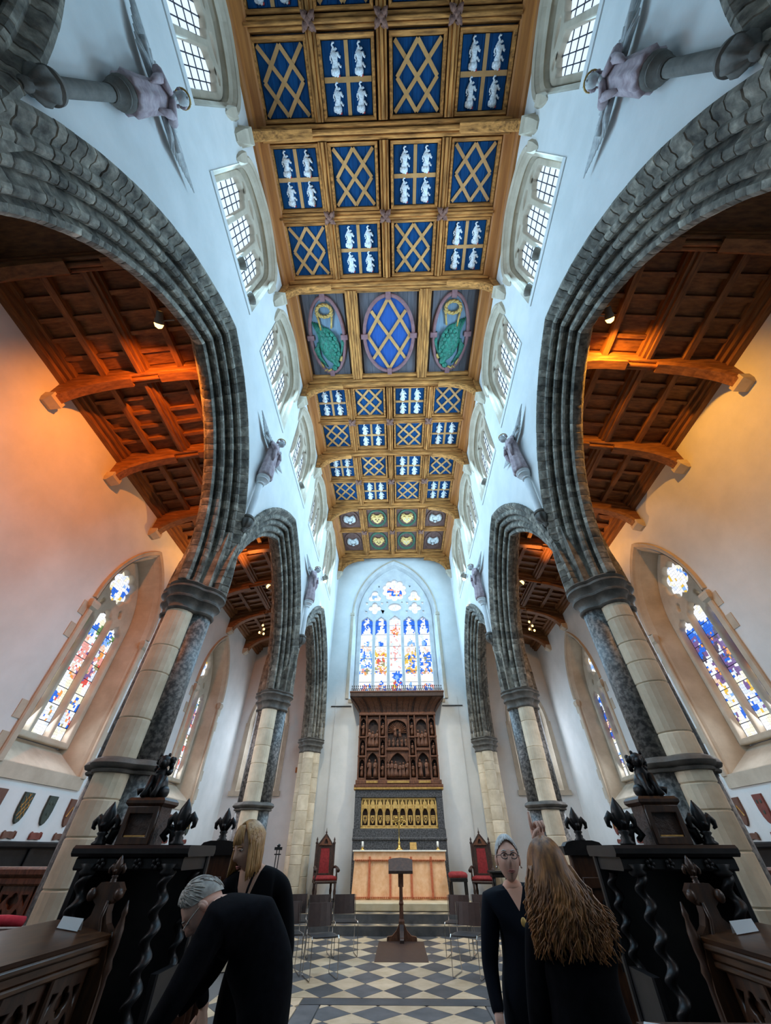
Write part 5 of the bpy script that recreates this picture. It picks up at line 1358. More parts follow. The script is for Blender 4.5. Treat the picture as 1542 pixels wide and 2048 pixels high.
    MB().bbox(*sorted((XX(1.78), XX(2.55))), -.04, .04, .05, 1.46, .012).build('screen_board', 'stall_oak', rs)
    for k in range(2):
        x0 = 1.84 + k * .34
        plate('panel_frame', [(XX(x0), .25), (XX(x0 + .3), .25), (XX(x0 + .3), 1.3), (XX(x0), 1.3)], [[(XX(x0 + .05), .32), (XX(x0 + .25), .32), (XX(x0 + .25), 1.22), (XX(x0 + .05), 1.22)]], .03, lambda a, b, d: (a, -.05 + d, b), 'stall_oak', rs, bevel=.008)
        mb = MB(); mb.tube([(XX(x0 + .08), -.06, 1.0), (XX(x0 + .15), -.06, 1.14), (XX(x0 + .22), -.06, 1.0)], .012, 5); mb.tube([(XX(x0 + .15), -.06, 1.14), (XX(x0 + .15), -.06, .7)], .01, 5); mb.build('carved_foliage', 'black_oak', rs)
    mb = MB(); mb.loft([[(XX(1.74), y, z) if 0 else (XX(q), y, z) for q, y in ((1.72, -.07), (2.6, -.07), (2.6, .07), (1.72, .07))] for z in (1.46, 1.53)]); mb.build('top_rail', 'black_oak', rs)
    mb = MB(); mb.loft([[(XX(1.94 + k), y, z) for k, y in ((-r, -.06), (r, -.06), (r, .06), (-r, .06))] for z, r in ((1.53, .2), (1.56, .17), (1.575, .1))]); mb.build('rail_cap', 'black_oak', rs)
    fleur((XX(1.94), 0, 1.57), .28, parent=rs)
    # ---- choir desk with traceried front and poppyhead end
    dk = empty('choir_desk', (s * 2.02, 2.6, 0), label='%s oak choir desk with traceried front panels and a poppyhead end' % sd, cat='choir desk')
    D = lambda x: s * (x - 2.02)
    y0, y1 = -1.9, 1.08
    mb = MB(); mb.loft([[(D(1.97), y, 1.055), (D(2.36), y, 1.12), (D(2.36), y, 1.15), (D(1.95), y, 1.085)] for y in (y0, y1)]); mb.build('desk_top', 'stall_oak_y', dk)
    for (xa, z0_, z1_) in ((1.955, 1.03, 1.06), (1.985, .985, 1.03), (1.975, .955, .985)): MB().bbox(*sorted((D(xa), D(2.08))), y0, y1, z0_, z1_, .008).build('rail_moulding', 'stall_oak_y', dk)
    MB().box(*sorted((D(2.05), D(2.08))), y0, y1, .1, .96).build('back_board', 'stall_oak', dk)
    MB().bbox(*sorted((D(1.99), D(2.1))), y0, y1, .0, .14, .015).build('plinth', 'stall_oak_y', dk)
    npn = 8; w_ = (y1 - y0) / npn
    for i in range(npn):
        tracery_panel(dk, y0 + w_ * i + .02, y0 + w_ * (i + 1) - .02, .14, .955, lambda a, b, d: (D(2.03 - d), a, b), 'stall_oak')
        MB().bbox(*sorted((D(1.985), D(2.06))), y0 + w_ * i - .022, y0 + w_ * i + .022, .14, .955, .01).build('stile', 'stall_oak', dk)
    # shaped bench end in the x-z plane
    E = [(.17, 0), (.17, .86), (.15, .98), (.13, 1.05), (.12, 1.09), (.075, 1.13), (.05, 1.18), (.045, 1.22), (.09, 1.25), (.10, 1.29), (.065, 1.33), (-.065, 1.33), (-.10, 1.29), (-.09, 1.25), (-.05, 1.22), (-.055, 1.17), (-.11, 1.12), (-.17, 1.08), (-.24, 1.03), (-.27, .95), (-.27, 0)]
    mb = MB(); mb.prism([(D(2.09) - s * a, b) for a, b in E], lambda a, b: (a, y1 - .0, b), lambda a, b: (a, y1 + .07, b)); mb.build('bench_end', 'stall_oak', dk)
    fleur((D(2.09), y1 + .035, 1.32), .15, 'stall_oak', dk, 'poppyhead')
    for q, zz in ((-1, 1.27), (1, 1.27)): MB().ell((D(2.09) + q * .095, y1 - .01, zz), (.03, .03, .035), 10, 7).build('carved_knop', 'stall_oak', dk, smooth=True)
    mb = MB(); mb.lathe([(.028, .5), (.035, .53), (.018, .57), (.026, .62), (.018, .75), (.024, .9), (.035, .93), (.022, .97), (.03, 1.02), (.03, 1.1), (.014, 1.16), (.02, 1.18), (.004, 1.24)], (D(1.93), y1 + .035), 10); mb.build('turned_shaft', 'stall_oak', dk, smooth=True)
    mb = MB(); mb.tube([(D(1.99), y1 - .004, .95), (D(2.03), y1 - .01, 1.08), (D(2.06), y1 - .01, 1.16), (D(2.05), y1 - .01, 1.24)], .012, 6); mb.build('edge_bead', 'stall_oak', dk, smooth=True)
    # name card and step
    tag(MB().add([(s * 2.1, 3.52, 1.113), (s * 2.22, 3.48, 1.133), (s * 2.22, 3.50, 1.183), (s * 2.1, 3.54, 1.168), (s * 2.1, 3.56, 1.113), (s * 2.22, 3.53, 1.133)], [(0, 1, 2, 3), (3, 2, 5, 4)]).build('place_card', 'paper'), 'small white folded place card on the %s choir desk' % sd, 'card')
    sp = empty('stall_step', (s * 2.1, 3.76, 0), label='low dark oak step at the foot of the %s carved stall' % sd, cat='step')
    MB().bbox(-.38, .38, .0, .13, 0, .3, .012).build('riser', 'black_oak', sp)
    MB().bbox(-.40, .40, -.0, .135, .3, .34, .012).build('tread', 'stall_oak', sp)
    # ---- bench front across the aisle arch and dark wainscot on the aisle wall
    bf = empty('aisle_bench_front', (s * 5.0, 5.68, 0), label='%s aisle oak bench front with pierced ogee tracery' % sd, cat='bench')
    B = lambda x: s * (x - 5.0)
    MB().bbox(*sorted((B(3.62), B(6.0))), -.06, .12, 1.28, 1.36, .02).build('top_rail', 'reredos_wood', bf)
    MB().bbox(*sorted((B(3.62), B(6.0))), -.045, .1, 1.21, 1.28, .015).build('rail_moulding', 'reredos_wood', bf)
    MB().box(*sorted((B(3.62), B(6.0))), .03, .06, .1, 1.22).build('back_board', 'reredos_wood', bf)
    for i in range(6):
        a = 3.66 + i * .385
        c0, c1 = sorted((B(a), B(a + .365)))
        tracery_panel(bf, c0, c1, .2, 1.21, lambda p, q, d: (p, d, q), 'reredos_wood')
    MB().bbox(*sorted((B(3.62), B(6.0))), -.05, .1, 0, .2, .015).build('plinth', 'stall_oak', bf)
    wn = MB().box(*sorted((s * (XA - .06), s * (XA - .005))), 6.0, 15.6, 0, 1.52).build('wainscot', 'black_oak'); tag(wn, 'dark panelled wainscot along the %s aisle wall' % sd, 'wainscot')
    MB().bbox(*sorted((s * (XA - .16), s * (XA - .005))), 6.0, 15.6, 1.52, 1.6, .02).build('wainscot_rail', 'black_oak', wn)
    for i in range(11): MB().bbox(*sorted((s * (XA - .10), s * (XA - .05))), 6.2 + i * .85, 6.3 + i * .85, .05, 1.52, .01).build('wainscot_stile', 'black_oak', wn)
# ---- heraldic shields and scrolls on the aisle walls
mat('shield_red', (.16, .035, .025), (.22, .06, .04), scale=8, rough=.6)
mat('shield_green', (.03, .045, .035), (.05, .07, .05), scale=8, rough=.6)
mat('shield_brown', (.12, .05, .03), (.17, .08, .05), scale=8, rough=.6)
ORD = ['first', 'second', 'third', 'fourth', 'fifth', 'sixth', 'seventh', 'eighth', 'ninth', 'tenth', 'eleventh', 'twelfth', 'thirteenth', 'fourteenth']
YS = [6.25 + .57 * i for i in range(14)]
for s in (-1, 1):
    for i, y in enumerate(YS):
        if 9.3 < y < 10.6 and False: continue
        cm = ['shield_red', 'shield_brown', 'shield_green', 'shield_green', 'shield_brown'][(i + (2 if s > 0 else 0)) % 5] if (i, s) != (2, -1) else 'shield_green'
        cn = {'shield_red': 'red', 'shield_brown': 'brown', 'shield_green': 'dark green'}[cm]
        t = empty('heraldic_shield', (s * (XA - .005), y, 1.80), label='%s heraldic shield on the %s aisle wall, %s from the camera' % (cn, SN[s], ORD[i]), cat='shield', group='%s aisle wall shields' % SN[s])
        P = [(-.105, .4), (.105, .4), (.105, .2), (.085, .1), (.045, .03), (0, 0), (-.045, .03), (-.085, .1), (-.105, .2)]
        mb = MB(); mb.prism(P, lambda a, b: (0, a, b), lambda a, b: (-s * .03, a * .95, b * .97 + .006)); mb.build('board', cm, t)
        mb = MB(); g = -s * .033
        if i % 3 == 2:
            for q in (-1, 1):
                mb.tube([(g, -.07 * q, .1), (g, .07 * q, .34)], .006, 5); mb.tube([(g, -.08 * q, .2), (g, .02 * q, .38)], .006, 5); mb.tube([(g, -.03 * q, .06), (g, .085 * q, .25)], .006, 5)
        elif i % 3 == 1: mb.tube([(g, -.08, .14), (g, 0, .28), (g, .08, .14)], .014, 5)
        else:
            for (a, b) in ((-.04, .3), (.04, .3), (0, .16)): mb.ell((g, a, b), (.006, .022, .028), 8, 6)
        mb.build('charge', 'gold_dull' if i % 3 else 'shield_green', t)
        sc_ = empty('wall_scroll', (s * (XA - .005), y, 1.67), label='carved wooden scroll under the %s shield of the %s aisle wall' % (ORD[i], SN[s]), cat='scroll', group='%s aisle wall scrolls' % SN[s])
        mb = MB(); mb.prism([(-.12, -.04), (-.09, -.045), (0, -.03 - .01 * (i % 2)), (.09, -.045), (.12, -.04), (.12, .035), (.1, .055), (.08, .04), (0, .045), (-.08, .04), (-.1, .055), (-.12, .035)], lambda a, b: (0, a, b), lambda a, b: (-s * .022, a, b)); mb.build('band', ['shield_brown', 'shield_red'][i % 2], sc_)
        for q in (-1, 1): MB().tube([(-s * .02, q * .118, -.04), (-s * .028, q * .122, .0), (-s * .02, q * .118, .045)], .012, 6).build('curled_end', ['shield_brown', 'shield_red'][i % 2], sc_)
# loose things on the desks
cu = empty('red_kneeler', (-2.72, 3.6, 1.115), R(12), label='red rolled cloth lying on the ledge at the left edge of the view', cat='cloth')
mb = MB(); mb.tube([(-.22, 0, .03), (-.1, .005, .035), (.05, 0, .035), (.16, 0, .03)], [.024, .027, .028, .024], 10); mb.build('roll', 'red_cloth', cu, smooth=True)
mb = MB(); mb.tube([(-.34, 0, .03), (-.22, 0, .03)], [.022, .025], 10); mb.build('roll_end', 'shield_green', cu, smooth=True)
lg = MB().bbox(-3.3, -2.4, 3.4, 3.75, 1.05, 1.115, .01).build('desk_ledge', 'stall_oak'); tag(lg, 'dark oak ledge behind the left choir desk', 'ledge')
for k in range(2): MB().bbox(-3.2 + k * .6, -3.14 + k * .6, 3.5, 3.65, 0, 1.05, .01).build('ledge_support', 'stall_oak', lg)
pp = MB().add([(.98, 2.52, .985), (1.22, 2.40, .985), (1.14, 2.24, .985), (.9, 2.36, .985), (.98, 2.52, .99), (1.22, 2.40, .99), (1.14, 2.24, .99), (.9, 2.36, .99)], [(0, 1, 2, 3), (4, 7, 6, 5), (0, 4, 5, 1), (1, 5, 6, 2), (2, 6, 7, 3), (3, 7, 4, 0)]).build('service_sheet', 'paper'); tag(pp, 'white printed sheet on the ledge at the lower edge, right of the long-haired woman', 'paper')
lg2 = empty('book_ledge', (1.12, 2.4, 0), label='brown book ledge at the lower edge, right of the long-haired woman', cat='ledge')
MB().bbox(-.16, .5, -.22, .16, .94, .983, .01).build('ledge_top', 'stall_oak', lg2); MB().bbox(.1, .3, -.1, .05, 0, .94, .01).build('support', 'stall_oak', lg2)
# ================================================================ PEOPLE
mat('skin', (.56, .33, .23), (.66, .41, .30), scale=12, rough=.55)
mat('skin_pink', (.62, .35, .26), (.72, .44, .34), scale=12, rough=.55)
mat('lips', (.35, .12, .10), rough=.5)
mat('eye_white', (.6, .58, .55), rough=.3)
mat('eye_dark', (.02, .015, .012), rough=.2)
mat('cloth_black', (.0025, .0025, .0035), (.005, .005, .007), scale=30, rough=.95, spec=.08)
mat('cloth_navy', (.004, .0055, .010), (.008, .011, .019), scale=30, rough=.95, spec=.08)
mat('hair_auburn', (.075, .026, .010), (.42, .175, .05), scale=9, rough=.45, stretch=(5, 5, .7), lo=.32, hi=.68)
mat('hair_blonde', (.22, .10, .03), (.55, .31, .11), scale=9, rough=.45, stretch=(5, 5, .7), lo=.3, hi=.7)
mat('hair_white', (.50, .49, .47), (.72, .71, .69), scale=30, rough=.6)
mat('hair_grey', (.22, .20, .18), (.42, .40, .36), scale=26, rough=.6)
def vneck_cloth(name, cloth, skin, xc, z0, k, y0):
    """dark cloth with an open neckline: skin colour inside a V measured in object space"""
    m = mat(name, cloth, rough=.9, spec=.1); nt = m.node_tree; N = nt.nodes; L = nt.links; b = N['Principled BSDF']
    tc = N.new('ShaderNodeTexCoord'); sp = N.new('ShaderNodeSeparateXYZ'); L.new(tc.outputs['Object'], sp.inputs[0])
    def mth(op, a, c):
        n = N.new('ShaderNodeMath'); n.operation = op
        for i, v in enumerate((a, c)):
            if v is None: continue
            if isinstance(v, (int, float)): n.inputs[i].default_value = v
            else: L.new(v, n.inputs[i])
        return n.outputs[0]
    dx = mth('ABSOLUTE', mth('SUBTRACT', sp.outputs[0], xc), None)
    v = mth('LESS_THAN', dx, mth('MULTIPLY', mth('SUBTRACT', sp.outputs[2], z0), k))
    v = mth('MULTIPLY', v, mth('LESS_THAN', sp.outputs[1], y0))
    mx = N.new('ShaderNodeMix'); mx.data_type = 'RGBA'; mx.inputs['A'].default_value = (*cloth, 1); mx.inputs['B'].default_value = (*skin, 1)
    L.new(v, mx.inputs['Factor']); L.new(mx.outputs['Result'], b.inputs['Base Color'])
def skin_mesh(joints, edges, sub=3):
    """continuous skinned surface around a posed skeleton; joints: name -> (x, y, z, radius[, radius2])"""
    names = list(joints); idx = {n: i for i, n in enumerate(names)}
    me = bpy.data.meshes.new('skel'); me.from_pydata([joints[n][:3] for n in names], [(idx[a], idx[b]) for a, b in edges], [])
    ob = bpy.data.objects.new('skel', me); COL.objects.link(ob)
    ob.modifiers.new('skin', 'SKIN')
    for i, n in enumerate(names):
        v = me.skin_vertices[0].data[i]; r = joints[n][3]; v.radius = (r, joints[n][4] if len(joints[n]) > 4 else r); v.use_root = i == 0
    ss = ob.modifiers.new('sub', 'SUBSURF'); ss.levels = sub; ss.render_levels = sub
    dg = bpy.context.evaluated_depsgraph_get(); dg.update()
    out = bpy.data.meshes.new_from_object(ob.evaluated_get(dg), depsgraph=dg)
    bpy.data.objects.remove(ob)
    vs = [tuple(v.co) for v in out.vertices]; fs = [tuple(p.vertices) for p in out.polygons]
    bpy.data.meshes.remove(out)
    return vs, fs
def head_shape(mb, mtx, smat=0, lipm=2, eyem=3, darkm=4, sc_=1.0, browm=4):
    """head facing local -y, centre at local origin; neck end at the bottom"""
    n, m = 36, 28; g = lambda x, z, cx, cz, sx, sz: math.exp(-((x - cx) / sx) ** 2 - ((z - cz) / sz) ** 2)
    rings = []
    for j in range(m + 1):
        a = PI * j / m; rr = max(math.sin(a), .03); zz = -math.cos(a)
        ring = []
        for i in range(n):
            t = 2 * PI * i / n; x = math.cos(t) * rr; y = math.sin(t) * rr; z = zz
            px, py, pz = x * .074, y * .092, z * .114
            if pz < 0: px *= 1 - .28 * (pz / -.118) ** 1.6; py *= 1 - .10 * (pz / -.118) ** 2
            if pz > .03 and y > 0: py *= 1.05
            if y < -.1:
                f = min(1, (-y - .1) / .35)
                d = .024 * g(px, pz, 0, -.018, .011, .020) + .014 * g(px, pz, 0, .012, .009, .025)
                d -= .010 * (g(px, pz, .031, .018, .017, .012) + g(px, pz, -.031, .018, .017, .012))
                d += .005 * g(px, pz, 0, .040, .05, .010) + .005 * (g(px, pz, .038, -.02, .018, .018) + g(px, pz, -.038, -.02, .018, .018))
                d += .006 * g(px, pz, 0, -.056, .022, .008) - .004 * g(px, pz, 0, -.066, .02, .005) + .006 * g(px, pz, 0, -.073, .02, .008) + .010 * g(px, pz, 0, -.100, .025, .014)
                py -= d * f
            ring.append((px, py, pz))
        rings.append(ring)
    def put(vs, fs, mi):
        mb.cur = mi; mb.smooth = True; mb.add([tuple(mtx @ Vector((p[0] * sc_, p[1] * sc_, p[2] * sc_))) for p in vs], fs)
    T = MB(); T.loft(rings); put(T.v, T.f, smat)
    for q in (-1, 1):
        T = MB(); T.ell((q * .031, -.0735, .017), (.0115, .010, .0055), 10, 7); put(T.v, T.f, eyem)
        T = MB(); T.ell((q * .031, -.0825, .017), (.005, .003, .0048), 8, 5); put(T.v, T.f, darkm)
        T = MB(); T.tube([(q * .016, -.089, .036), (q * .032, -.088, .041), (q * .048, -.078, .036)], [.003, .004, .002], 6); put(T.v, T.f, browm)
        T = MB(); T.ell((q * .076, .006, -.005), (.010, .020, .030), 10, 8); T.ell((q * .082, .004, -.004), (.006, .012, .020), 8, 6); put(T.v, T.f, smat)
        T = MB(); T.tube([(q * .017, -.086, .0245), (q * .031, -.0885, .027), (q * .045, -.080, .0235)], [.003, .0042, .003], 6); put(T.v, T.f, smat)
    T = MB(); T.tube([(-.024, -.083, -.062), (-.010, -.0925, -.059), (0, -.0935, -.0605), (.010, -.0925, -.059), (.024, -.083, -.062)], [.002, .0042, .004, .0042, .002], 6)
    T.tube([(-.022, -.084, -.066), (0, -.0935, -.0695), (.022, -.084, -.066)], [.002, .005, .002], 6); put(T.v, T.f, lipm)
def hand_shape(mb, mtx, pose, smat, thumb=1):
    """wrist at origin, fingers along +z, palm faces -y, thumb towards thumb*x"""
    mb.cur = smat; mb.smooth = True
    def put(T): mb.cur = smat; mb.add([tuple(mtx @ Vector(p)) for p in T.v], T.f)
    T = MB(); T.loft([[(w * math.cos(t), d * math.sin(t), z) for t in (2 * PI * i / 12 for i in range(12))] for w, d, z in ((.024, .020, -.03), (.024, .018, 0), (.034, .017, .025), (.041, .015, .06), (.040, .012, .085), (.03, .008, .095))]); put(T)
    L = {'index': (.028, .072), 'middle': (.0095, .080), 'ring': (-.0095, .074), 'little': (-.028, .058)}
    for k, (x, l) in L.items():
        x *= thumb; T = MB()
        if pose == 'point' and k != 'index':
            pts = [(x, 0, .082), (x, -.008, .108), (x, -.034, .112), (x, -.044, .090), (x, -.030, .072)]
        elif pose == 'grip':
            pts = [(x, 0, .082), (x, -.010, .082 + l * .4), (x, -.030, .082 + l * .62), (x, -.046, .082 + l * .55)]
        elif pose == 'point':
            pts = [(x, 0, .082), (x, -.002, .082 + l * .45), (x * .95, -.003, .082 + l * .75), (x * .9, -.003, .082 + l * 1.05)]
        else:
            pts = [(x, 0, .082), (x * 1.03, -.006, .082 + l * .45), (x * 1.03, -.016, .082 + l * .78), (x * 1.02, -.028, .082 + l)]
        T.tube(pts, [.0098, .0092, .0085, .0078, .0065][:len(pts) - 1] + [.0055], 8)
        e = pts[-1]; T.ell(e, (.0062, .0062, .0062), 8, 6); put(T)
    T = MB()
    if pose == 'point': pts = [(thumb * .024, -.004, .018), (thumb * .040, -.018, .048), (thumb * .030, -.040, .072), (thumb * .012, -.050, .084)]
    else: pts = [(thumb * .022, -.004, .014), (thumb * .045, -.012, .040), (thumb * .054, -.018, .064), (thumb * .052, -.022, .084)]
    T.tube(pts, [.013, .012, .010, .007], 8); T.ell(pts[-1], (.007, .007, .007), 8, 6); put(T)
def aim(loc, d, up=(0, 0, 1)):
    """matrix placing +z along d at loc, with -y roughly towards up"""
    z = Vector(d).normalized(); y = -Vector(up); y = (y - z * y.dot(z)).normalized(); x = y.cross(z)
    return Matrix.Translation(loc) @ Matrix((x, y, z)).transposed().to_4x4()
def facing(loc, yaw, pitch=0, roll=0):
    """head matrix; yaw 0 faces -y (towards the camera), pitch > 0 looks down"""
    return Matrix.Translation(loc) @ Matrix.Rotation(R(yaw), 4, 'Z') @ Matrix.Rotation(R(pitch), 4, 'X') @ Matrix.Rotation(R(roll), 4, 'Y')
STD_EDGES = [('pel', 'waist'), ('waist', 'chest'), ('chest', 'uch'), ('uch', 'neck'), ('neck', 'nck2')] + [e for q in 'LR' for e in ((f'uch', f'sh{q}'), (f'sh{q}', f'el{q}'), (f'el{q}', f'wr{q}'), ('pel', f'hip{q}'), (f'hip{q}', f'kn{q}'), (f'kn{q}', f'an{q}'), (f'an{q}', f'toe{q}'))]
def build_person(J, head_m, hands, label, cloth, skinm, cuff=.03, neck_skin=True, vneck=None, name='person', browm=None):
    vs, fs = skin_mesh(J, STD_EDGES)
    mb = MB(); mb.smooth = True
    nz = Vector(J['neck'][:3]); n2 = Vector(J['nck2'][:3]); wr = {q: Vector(J['wr' + q][:3]) for q in 'LR'}
    el = {q: Vector(J['el' + q][:3]) for q in 'LR'}
    o = len(mb.v); mb.v += vs
    for f in fs:
        c = Vector((0, 0, 0))
        for i in f: c += Vector(vs[i])
        c /= len(f); mi = 0
        if neck_skin and (c - n2).length < (c - nz).length + .03 and (c - n2).length < .12: mi = 1
        if vneck and vneck(c): mi = 1
        for q in 'LR':
            if (c - wr[q]).length < cuff: mi = 1
        mb.f.append(tuple(i + o for i in f)); mb.mi.append(mi); mb.sm.append(True)
    head_shape(mb, head_m, 1, 2, 3, 4, browm=5)
    for m_, pose, th in hands: hand_shape(mb, m_, pose, 1, th)
    p = mb.build(name, [cloth, skinm, 'lips', 'eye_white', 'eye_dark', browm or 'eye_dark'])
    tag(p, label, 'person'); return p
def strand(mb, pts, r0, n=5):
    k = len(pts); mb.tube(pts, [r0 * (1 - .75 * (i / (k - 1)) ** 2) for i in range(k)], n)
def legs(x, y, w, z=.92, turn=0, dx=0):
    out = {}
    for q, sx in (('L', -1), ('R', 1)):
        cx, cy = x + sx * w * math.cos(turn), y + sx * w * math.sin(turn)
        out['hip' + q] = (cx, cy, z - .06, .10, .105); out['kn' + q] = (cx + dx * .5, cy, .48, .065); out['an' + q] = (cx + dx, cy + .02, .09, .045)
        out['toe' + q] = (cx + dx + .13 * math.sin(turn), cy - .13 * math.cos(turn), .045, .04)
    return out

# ---- bending man in black, reaching down to the left
X0, Y0 = -.66, 2.92
J = {'pel': (-.66, 2.92, .98, .145, .16), 'waist': (-.70, 2.90, 1.08, .14, .16), 'chest': (-.80, 2.87, 1.19, .15, .17), 'uch': (-.90, 2.85, 1.255, .12, .14), 'neck': (-.985, 2.84, 1.285, .06), 'nck2': (-1.03, 2.83, 1.29, .052),
     'shL': (-.92, 2.68, 1.225, .078), 'elL': (-1.00, 2.60, 1.02, .058), 'wrL': (-1.10, 2.62, .90, .034),
     'shR': (-.92, 3.02, 1.225, .078), 'elR': (-1.02, 3.08, 1.03, .056), 'wrR': (-1.14, 3.0, .90, .034)}
for q, sy in (('L', -1), ('R', 1)):
    J['hip' + q] = (-.66, 2.92 + sy * .09, .88, .11); J['kn' + q] = (-.70, 2.92 + sy * .10, .48, .07); J['an' + q] = (-.66, 2.92 + sy * .11, .09, .05); J['toe' + q] = (-.80, 2.92 + sy * .12, .045, .042)
hm = Matrix.Translation((-1.055, 2.82, 1.285)) @ Matrix.Rotation(R(-72), 4, 'Z') @ Matrix.Rotation(R(62), 4, 'X')
p = build_person(J, hm, [(aim((-1.11, 2.62, .885), (-.62, -.1, -.75), (-.5, 0, 1)), 'grip', 1), (aim((-1.155, 2.99, .885), (-.62, .0, -.75), (-.5, 0, 1)), 'grip', -1)],
                 'grey-haired person in a black jacket bending low over the left stalls', 'cloth_black', 'skin_pink', cuff=.028, browm='hair_grey')
mb = MB(); n, m = 22, 12; rings = []
for j in range(m + 1):
    a = PI * .60 * j / m
    rings.append([tuple(hm @ Vector((.0815 * math.sin(a) * math.cos(t) * (1.0), .101 * math.sin(a) * math.sin(t) + .008, .122 * math.cos(a)))) for t in (2 * PI * i / n for i in range(n)) if True])
def hair_cap(hm, mm, parent, front=.62, back=1.9, side=1.5, t=1.085, name='hair', jig=.0, seed=1, lift=.0):
    """cap over the skull: polar limit depends on the direction (front is the hairline)"""
    rr = random.Random(seed); n, m = 32, 14; rings = []
    mb = MB()
    lim = []
    for i in range(n):
        th = 2 * PI * i / n; sy = math.sin(th)
        f = front if sy < 0 else back
        lim.append(side + (f - side) * abs(sy) ** 1.3)
    for j in range(m + 1):
        ring = []
        for i in range(n):
            th = 2 * PI * i / n; a = max(.02, lim[i] * j / m); k = t + rr.uniform(-jig, jig) + lift * (1 - j / m)
            z = math.cos(a); r = math.sin(a); px, py, pz = .074 * r * math.cos(th) * k, .0935 * r * math.sin(th) * k, .118 * z * k
            if py > 0: py *= 1.06
            if j == m: px *= .97; py *= .97
            ring.append(tuple(hm @ Vector((px, py, pz))))
        rings.append(ring)
    mb.loft(rings, cap=False); mb.add(rings[0], [tuple(range(n))])
    rng = rr
    for i in range(160):   # short locks lying on the cap
        th = rng.uniform(0, 2 * PI); sy = math.sin(th); f = front if sy < 0 else back; L_ = side + (f - side) * abs(sy) ** 1.3
        a0 = rng.uniform(.1, .8) * L_; pts = []
        for k in range(4):
            a = min(a0 + k * .13, L_ * 1.03); kk = t + .012
            q = Vector((.074 * math.sin(a) * math.cos(th + k * .03) * kk, .0935 * math.sin(a) * math.sin(th + k * .03) * kk * (1.06 if sy > 0 else 1), .118 * math.cos(a) * kk)); pts.append(tuple(hm @ q))
        strand(mb, pts, .0042, 4)
    return mb.build(name, mm, parent, smooth=True)
hair_cap(hm, 'hair_grey', p, front=.55, back=2.0, side=1.35, seed=3, jig=.006)
MB().tube([tuple(hm @ Vector((.062 * math.cos(t), .068 * math.sin(t) + .012, -.125))) for t in (2 * PI * i / 16 for i in range(17))], .014, 6).build('jacket_collar', 'cloth_black', p, smooth=True)
mb = MB()
for q in (-1, 1): mb.tube([tuple(hm @ Vector(v)) for v in ((q * .014, -.108, .015), (q * .05, -.102, .02), (q * .075, -.06, .018), (q * .08, .0, .008))], .0022, 5)
mb.build('spectacles', 'chrome', p)

# ---- blonde woman behind him, looking down
vneck_cloth('cloth_vneck_black', (.004, .004, .005), (.60, .37, .27), -.955, 1.22, .42, 3.27)
J = {'pel': (-.86, 3.32, .95, .13, .15), 'waist': (-.87, 3.32, 1.08, .115, .14), 'chest': (-.89, 3.30, 1.22, .125, .15), 'uch': (-.91, 3.28, 1.34, .085, .12), 'neck': (-.93, 3.25, 1.405, .055), 'nck2': (-.95, 3.235, 1.44, .05),
     'shL': (-1.09, 3.24, 1.325, .066), 'elL': (-1.14, 3.14, 1.06, .05), 'wrL': (-1.06, 2.98 + .22, .88, .032), 'shR': (-.74, 3.30, 1.325, .066), 'elR': (-.67, 3.30, 1.05, .05), 'wrR': (-.72, 3.18, .86, .032)}
J.update(legs(-.86, 3.32, .085))
hm = facing((-.985, 3.21, 1.515), -38, 24)
p = build_person(J, hm, [(aim((-1.06, 3.19, .87), (.1, -.2, -1), (0, -1, 0)), 'relaxed', 1), (aim((-.72, 3.17, .85), (-.1, -.2, -1), (0, -1, 0)), 'relaxed', -1)],
                 'blonde person in a black V-neck top looking down behind the bending figure', 'cloth_vneck_black', 'skin', neck_skin=False, browm='hair_blonde')
mb = MB(); rr = random.Random(8)
for i in range(230):
    th = rr.uniform(-.42, PI + .42)
    a0 = rr.uniform(.05, .5)
    side = math.cos(th); pts = []
    for k in range(9):
        u = k / 8
        if u < .5:
            a = a0 + (1.62 - a0) * (u / .5); kk = 1.1 + .05 * u
            v = Vector((.074 * math.sin(a) * side * kk * 1.08, .0935 * math.sin(a) * math.sin(th) * kk * 1.04 + .004, .118 * math.cos(a) * kk)); w = hm @ v; last = w
        else:
            d = (u - .5) / .5; w = Vector((last.x + .012 * side * d + rr.uniform(-.003, .003), last.y + .006 * math.sin(th) * d, last.z - .165 * d * rr.uniform(.95, 1.05)))
        pts.append(tuple(w))
    strand(mb, pts, .0115, 5)
mb.build('hair', 'hair_blonde', p, smooth=True)
mb = MB()
for i in range(26):   # fringe
    th = -PI / 2 + rr.uniform(-.75, .75); pts = []
    for k in range(5):
        a = .35 + k * .21; v = Vector((.074 * math.sin(a) * math.cos(th) * 1.12, .0935 * math.sin(a) * math.sin(th) * 1.12, .118 * math.cos(a) * 1.12)); pts.append(tuple(hm @ v))
    strand(mb, pts, .0095, 5)
mb.build('fringe', 'hair_blonde', p, smooth=True)
for q in (-1, 1): MB().tube([(-.955 + q * .05, 3.16, 1.40), (-.955 + q * .035, 3.13, 1.33), (-.95 + q * .015, 3.12, 1.24)], .007, 6).build('lanyard', 'cloth_black', p)

